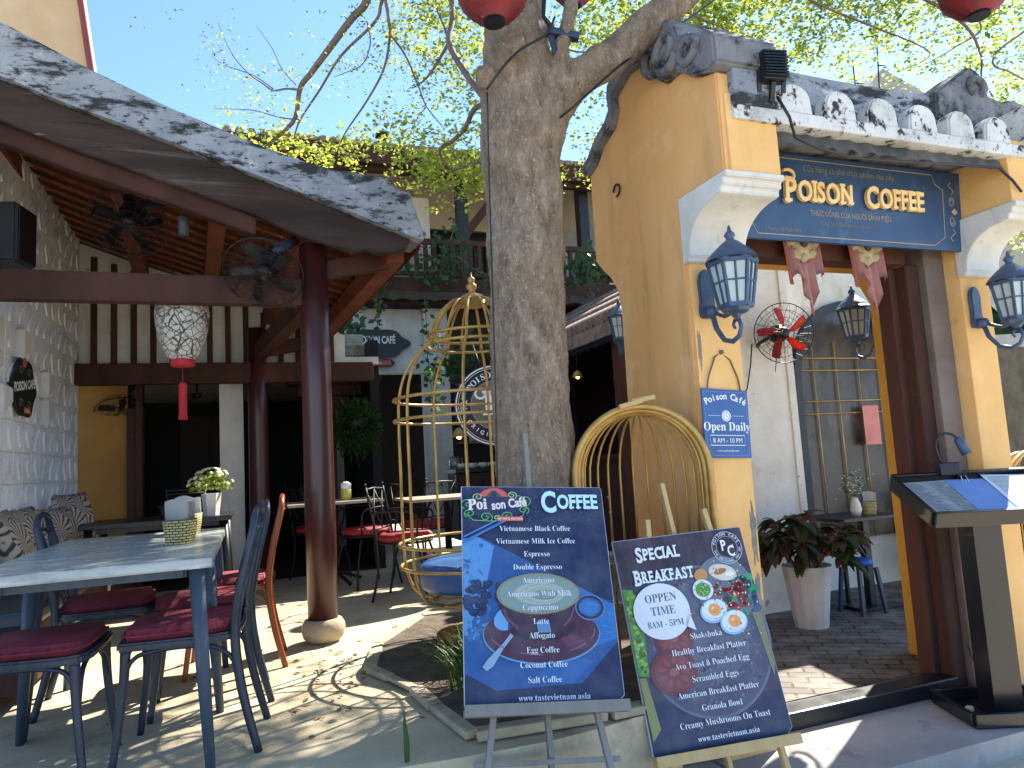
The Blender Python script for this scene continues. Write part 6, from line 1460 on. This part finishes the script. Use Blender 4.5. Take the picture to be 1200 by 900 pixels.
mb = MB(); mb.tube(smooth([(-.02, 0, .05), (-.035, 0, .14), (-.01, -.01, .20), (.04, -.02, .205), (.075, -.03, .17)], 5), .006, 8); part('neck', mb, M_blk, cl_)
mb = MB(); mb.lathe([(0, -.05), (.028, -.05), (.022, .04), (.012, .05), (0, .05)], 14, (.085, -.035, .135), (-.3, .2, 1)); part('lamp_head', mb, M_lanb, cl_)
bc = wthing('binder_clip', 'black binder clip with wire handles on the lectern menu', 'clip', LM @ Matrix.Translation((-.04, .175, .012)) @ Matrix.Rotation(R(-50), 4, 'X'))
mb = MB(); mb.prism([(-.028, 0), (.028, 0), (.024, .028), (-.024, .028)], -.012, .012, 'v', .002); part('body', mb, M_blk, bc); mb = MB(); mb.tube([(-.012, -.014, .005), (-.016, -.018, -.03), (-.006, -.018, -.045), (0, -.018, -.02), (.006, -.018, -.045), (.016, -.018, -.03), (.012, -.014, .005)], .002, 5); part('wire_handle', mb, M_paper, bc)
mb = MB(); wob_ = mb.box(-.022, .022, -.016, .016, 0, .026, .005); solo('crumpled_wrapper', mb, mat('yellow_wrapper', '#d8cf9a', '#c4ba80', 20, .7), 'crumpled pale yellow wrapper in the lectern base tray', 'litter', (3.36, 2.72, -.354), R(20), None, True)
mb = MB(); mb.tube(smooth([(3.60, 2.88, -.1), (3.62, 2.84, -.25), (3.66, 2.80, -.352), (3.74, 2.76, -.36), (3.8, 2.82, -.36)], 5), .005, 6); solo('power_cord', mb, M_blk, 'thin black cord curling on the ground behind the lectern base', 'cable', (3.6, 2.88, -.37))
# inner court furniture
t = thing('court_table', 'dark pedestal table with vase seen through the gateway', 'table', (4.72, 4.72, -.364), 0, None, local=True)
mb = MB(); mb.box(-.32, .32, -.26, .22, .745, .775, .005); part('tabletop', mb, M_blk, t); mb = MB(); mb.box(-.03+.14, .03+.14, -.03, .03, .03, .745); part('post', mb, M_blk, t); mb = MB(); mb.box(-.08, .34, -.14, .14, 0, .03, .004); part('foot', mb, M_blk, t)
t = thing('flower_vase', 'white vase with small white flowers on the court table', 'vase', (4.68, 4.60, .411), 0, None, local=True)
mb = MB(); mb.lathe([(0, 0), (.03, 0), (.045, .05), (.038, .10), (.022, .14), (.026, .15), (.018, .148), (0, .10)], 18); part('vase', mb, M_potw, t)
mb = leafy(120, (.09, .09, .11), .03, 5, 0, .5)
for v in mb.bm.verts: v.co.z += .24
part('foliage', mb, M_green2, t); mb = MB(); rg = random.Random(3)
for k in range(50): mb.lathe([(0, -.004), (.011, 0), (0, .006)], 6, (rg.gauss(0, .05), rg.gauss(0, .05), .26+rg.gauss(0, .05)))
part('blossoms', mb, mat('vase_blossom', '#d8d4c8', '#b8b4a8', 30, .8), t)
nb_ = basket('small woven napkin basket beside the white vase on the court table', (4.84, 4.62, .411), .055)
t = thing('court_stool', 'blue padded stool under the court table', 'stool', (4.66, 4.62, -.364), 0, None, local=True)
mb = MB(); mb.lathe([(0, .38), (.10, .38), (.115, .40), (.10, .43), (0, .435)], 20); part('seat', mb, mat('cobalt_seat', '#1f4fa8', '#1a428c', 6, .5), t)
for x in (-1, 1):
    for y in (-1, 1): mb = MB(); mb.bar((x*.09, y*.09, .36), (x*.12, y*.12, 0), .028, .028); part('leg', mb, M_blue, t)
t = thing('court_chair', 'wine red upholstered chair at the left end of the court table', 'chair', (4.62, 5.08, -.364), R(10), None, local=True)
mb = MB(); mb.box(-.2, .2, -.2, .2, .42, .5, .03); part('seat', mb, M_cush, t); mb = MB(); mb.box(-.2, .2, .15, .2, .55, .98, .02); part('backrest', mb, M_cush, t)
for x in (-.18, .18):
    for y in (-.18, .18): mb = MB(); mb.box(x-.015, x+.015, y-.015, y+.015, 0, .42 if y < 0 else .6); part('leg', mb, M_blk, t)

# ================================================================= RIGHT EDGE
mb = MB(); mb.box(6.2, 9.5, 5.6, 5.75, -.4, 2.0); wob(mb, .0); solo('mossy_wall', mb, mat('mossy_stone', '#6a5f4e', '#4a4336', 6, .95, .5, 30, layers=(('#3f5a2a', 4, .55, .7, None), ('#8a8070', 10, .62, .74, None))), 'mossy brown stone wall at the far right edge beyond the right pilaster', 'wall', (7, 5.6, -.37))
rc = thing('birdcage', 'gold half birdcage at the right picture edge beside the right pilaster', 'birdcage', (4.42, 3.0, -.37), R(4), None, local=True)
for i, (v0, r) in enumerate(((-.05, .33), (.03, .31))): mb = MB(); mb.tube(arch3(0, v0, r, .95, .01), .016, 8); part('arch', mb, M_gold, rc)
for k in range(7):
    a = math.pi*(k+.5)/7; x = -.3*math.cos(a); y = .05+.26*math.sin(a); mb = MB(); mb.tube([(x, y, .01), (x, y, .93)]+[(x*math.cos(R(q)), y*math.cos(R(q)), .95+.3*math.sin(R(q))) for q in range(15, 91, 15)], .006, 6); part('bar', mb, M_gold, rc)
mb = MB(); cols = [[(5.6+.1*i, 4.2+.3*j, 2.25+.10*math.sin(i*.9+j)-.16*j*0-.02*i) for j in range(6)] for i in range(14)]; mb.strip(cols, True, .01)
solo('green_awning', mb, mat('green_tarp', '#1f5a45', '#17463a', 5, .7, .1, 40), 'sagging dark green tarpaulin behind the right wall lantern', 'awning', (5, 4.8, 2.2))
bu = leafy(1600, (.7, .35, .4), .12, 21, 0, .35); solo('garden_bush', bu, M_green2, 'green bush in front of the mossy wall at the right edge', 'bush', (6.35, 4.9, .1), 0, None, True)
t = thing('grey_house', 'grey rendered house gable far behind the gateway roof at right', 'building', (9, 9, 0))
mb = MB(); mb.prism([(7.2, -.4), (14, -.4), (14, 6.2), (10.4, 7.4), (7.9, 5.0), (7.2, 4.2)], 8.6, 12, 'v'); part('wall', mb, mat('grey_render', '#a3a19a', '#8f8d86', 2, .9, .1, 30), t)
# thin aerials behind the ridge
for i, (x, y0, y1) in enumerate(((1003, 70, 96), (1030, 50, 99))):
    p0, p1 = P(x+2, y1+30, 7.5), P(x-4, y0-25*i, 7.5); mb = MB(); mb.tube([Vector(), p1-p0], .008, 5); mb.tube([(p1-p0)*.5, (p1-p0)*.5+Vector((.08, 0, 0))], .01, 5)
    o = link('aerial', mb, M_blk); o.location = p0; props(o, ('short thin aerial rod behind the gateway ridge', 'longer thin aerial rod behind the gateway ridge')[i], 'aerial')
# second tree at the far right
LV.clear(); LC.clear()
T2 = P(1230, 60, 9.5); T2 = Vector((T2.x, T2.y, -.47))
t2 = wthing('courtyard_tree', 'bright green tree in front of the grey house at the top right', 'tree', Matrix.Translation(T2))
mb = MB(); mb.tube(smooth([(0, 0, 0), (.05, 0, 1.5), (-.05, .1, 3.2), (-.3, .1, 4.5), (-.5, 0, 5.6)], 5), lerpl([.16, .03], 21), 12)
for dx, dy, dz in ((-.9, .2, 5.2), (.6, .3, 5.4), (-1.2, -.2, 4.6), (.3, -.6, 5.0), (-.7, .3, 6.4)): mb.tube(smooth([(-.05, .1, 3.2), (dx*.5, dy*.5, (3.2+dz)/2+.3), (dx, dy, dz)], 5), lerpl([.07, .012], 11), 8)
part('trunk', mb, M_bark, t2)
for k in range(90):
    a, r = random.uniform(0, 6.283), 1.25*math.sqrt(random.random()); sprays((r*math.cos(a)-.35, r*math.sin(a)*.8, 5.0+random.uniform(-.75, 1.2)), (.3, .3, .2), 5, 18, .075, .7, .12)
Q = np.concatenate(LV).astype(np.float32); cc = np.concatenate(LC).astype(np.float32); NL = len(Q)
me = bpy.data.meshes.new('crown'); me.vertices.add(NL*4); me.loops.add(NL*4); me.polygons.add(NL)
me.vertices.foreach_set('co', Q.reshape(-1)); me.loops.foreach_set('vertex_index', np.arange(NL*4, dtype=np.int32)); me.polygons.foreach_set('loop_start', np.arange(0, NL*4, 4, dtype=np.int32)); me.polygons.foreach_set('loop_total', np.full(NL, 4, dtype=np.int32))
me.update(); ca = me.color_attributes.new('Col', 'FLOAT_COLOR', 'CORNER'); c4 = np.ones((NL, 4, 4), dtype=np.float32); c4[:, :, :3] = cc[:, None, None]; ca.data.foreach_set('color', c4.reshape(-1)); me.materials.append(M_green1); me.validate()
o = bpy.data.objects.new('crown', me); COL.objects.link(o); o.parent = t2
# dead leaves on the terrace
rg = random.Random(31)
mb = MB()
for k in range(130):
    u, v = rg.uniform(-1.2, 1.3), rg.uniform(2.62, 5.2)
    if rg.random() < .55: u, v = rg.gauss(.42, .25), rg.gauss(3.7, .35)
    a = rg.uniform(0, 6.28); s = rg.uniform(.012, .028); d = Vector((math.cos(a), math.sin(a), 0))*s; q = Vector((-d.y, d.x, 0))*.45; p = Vector((u, v, .004)); z = Vector((0, 0, rg.uniform(.002, .010)))
    c_ = rg.choice([(.16, .09, .04, 1), (.22, .14, .05, 1), (.10, .07, .04, 1)]); mb.col = c_; mb.face([p-d, p+q+z, p+d, p-q+z*.5])
o = link('fallen_leaves', mb, M_paint); o.rotation_euler = (0, 0, AZ); o['kind'] = 'stuff'; o['label'] = 'small dry leaves scattered on the terrace cement'; o['category'] = 'leaves'
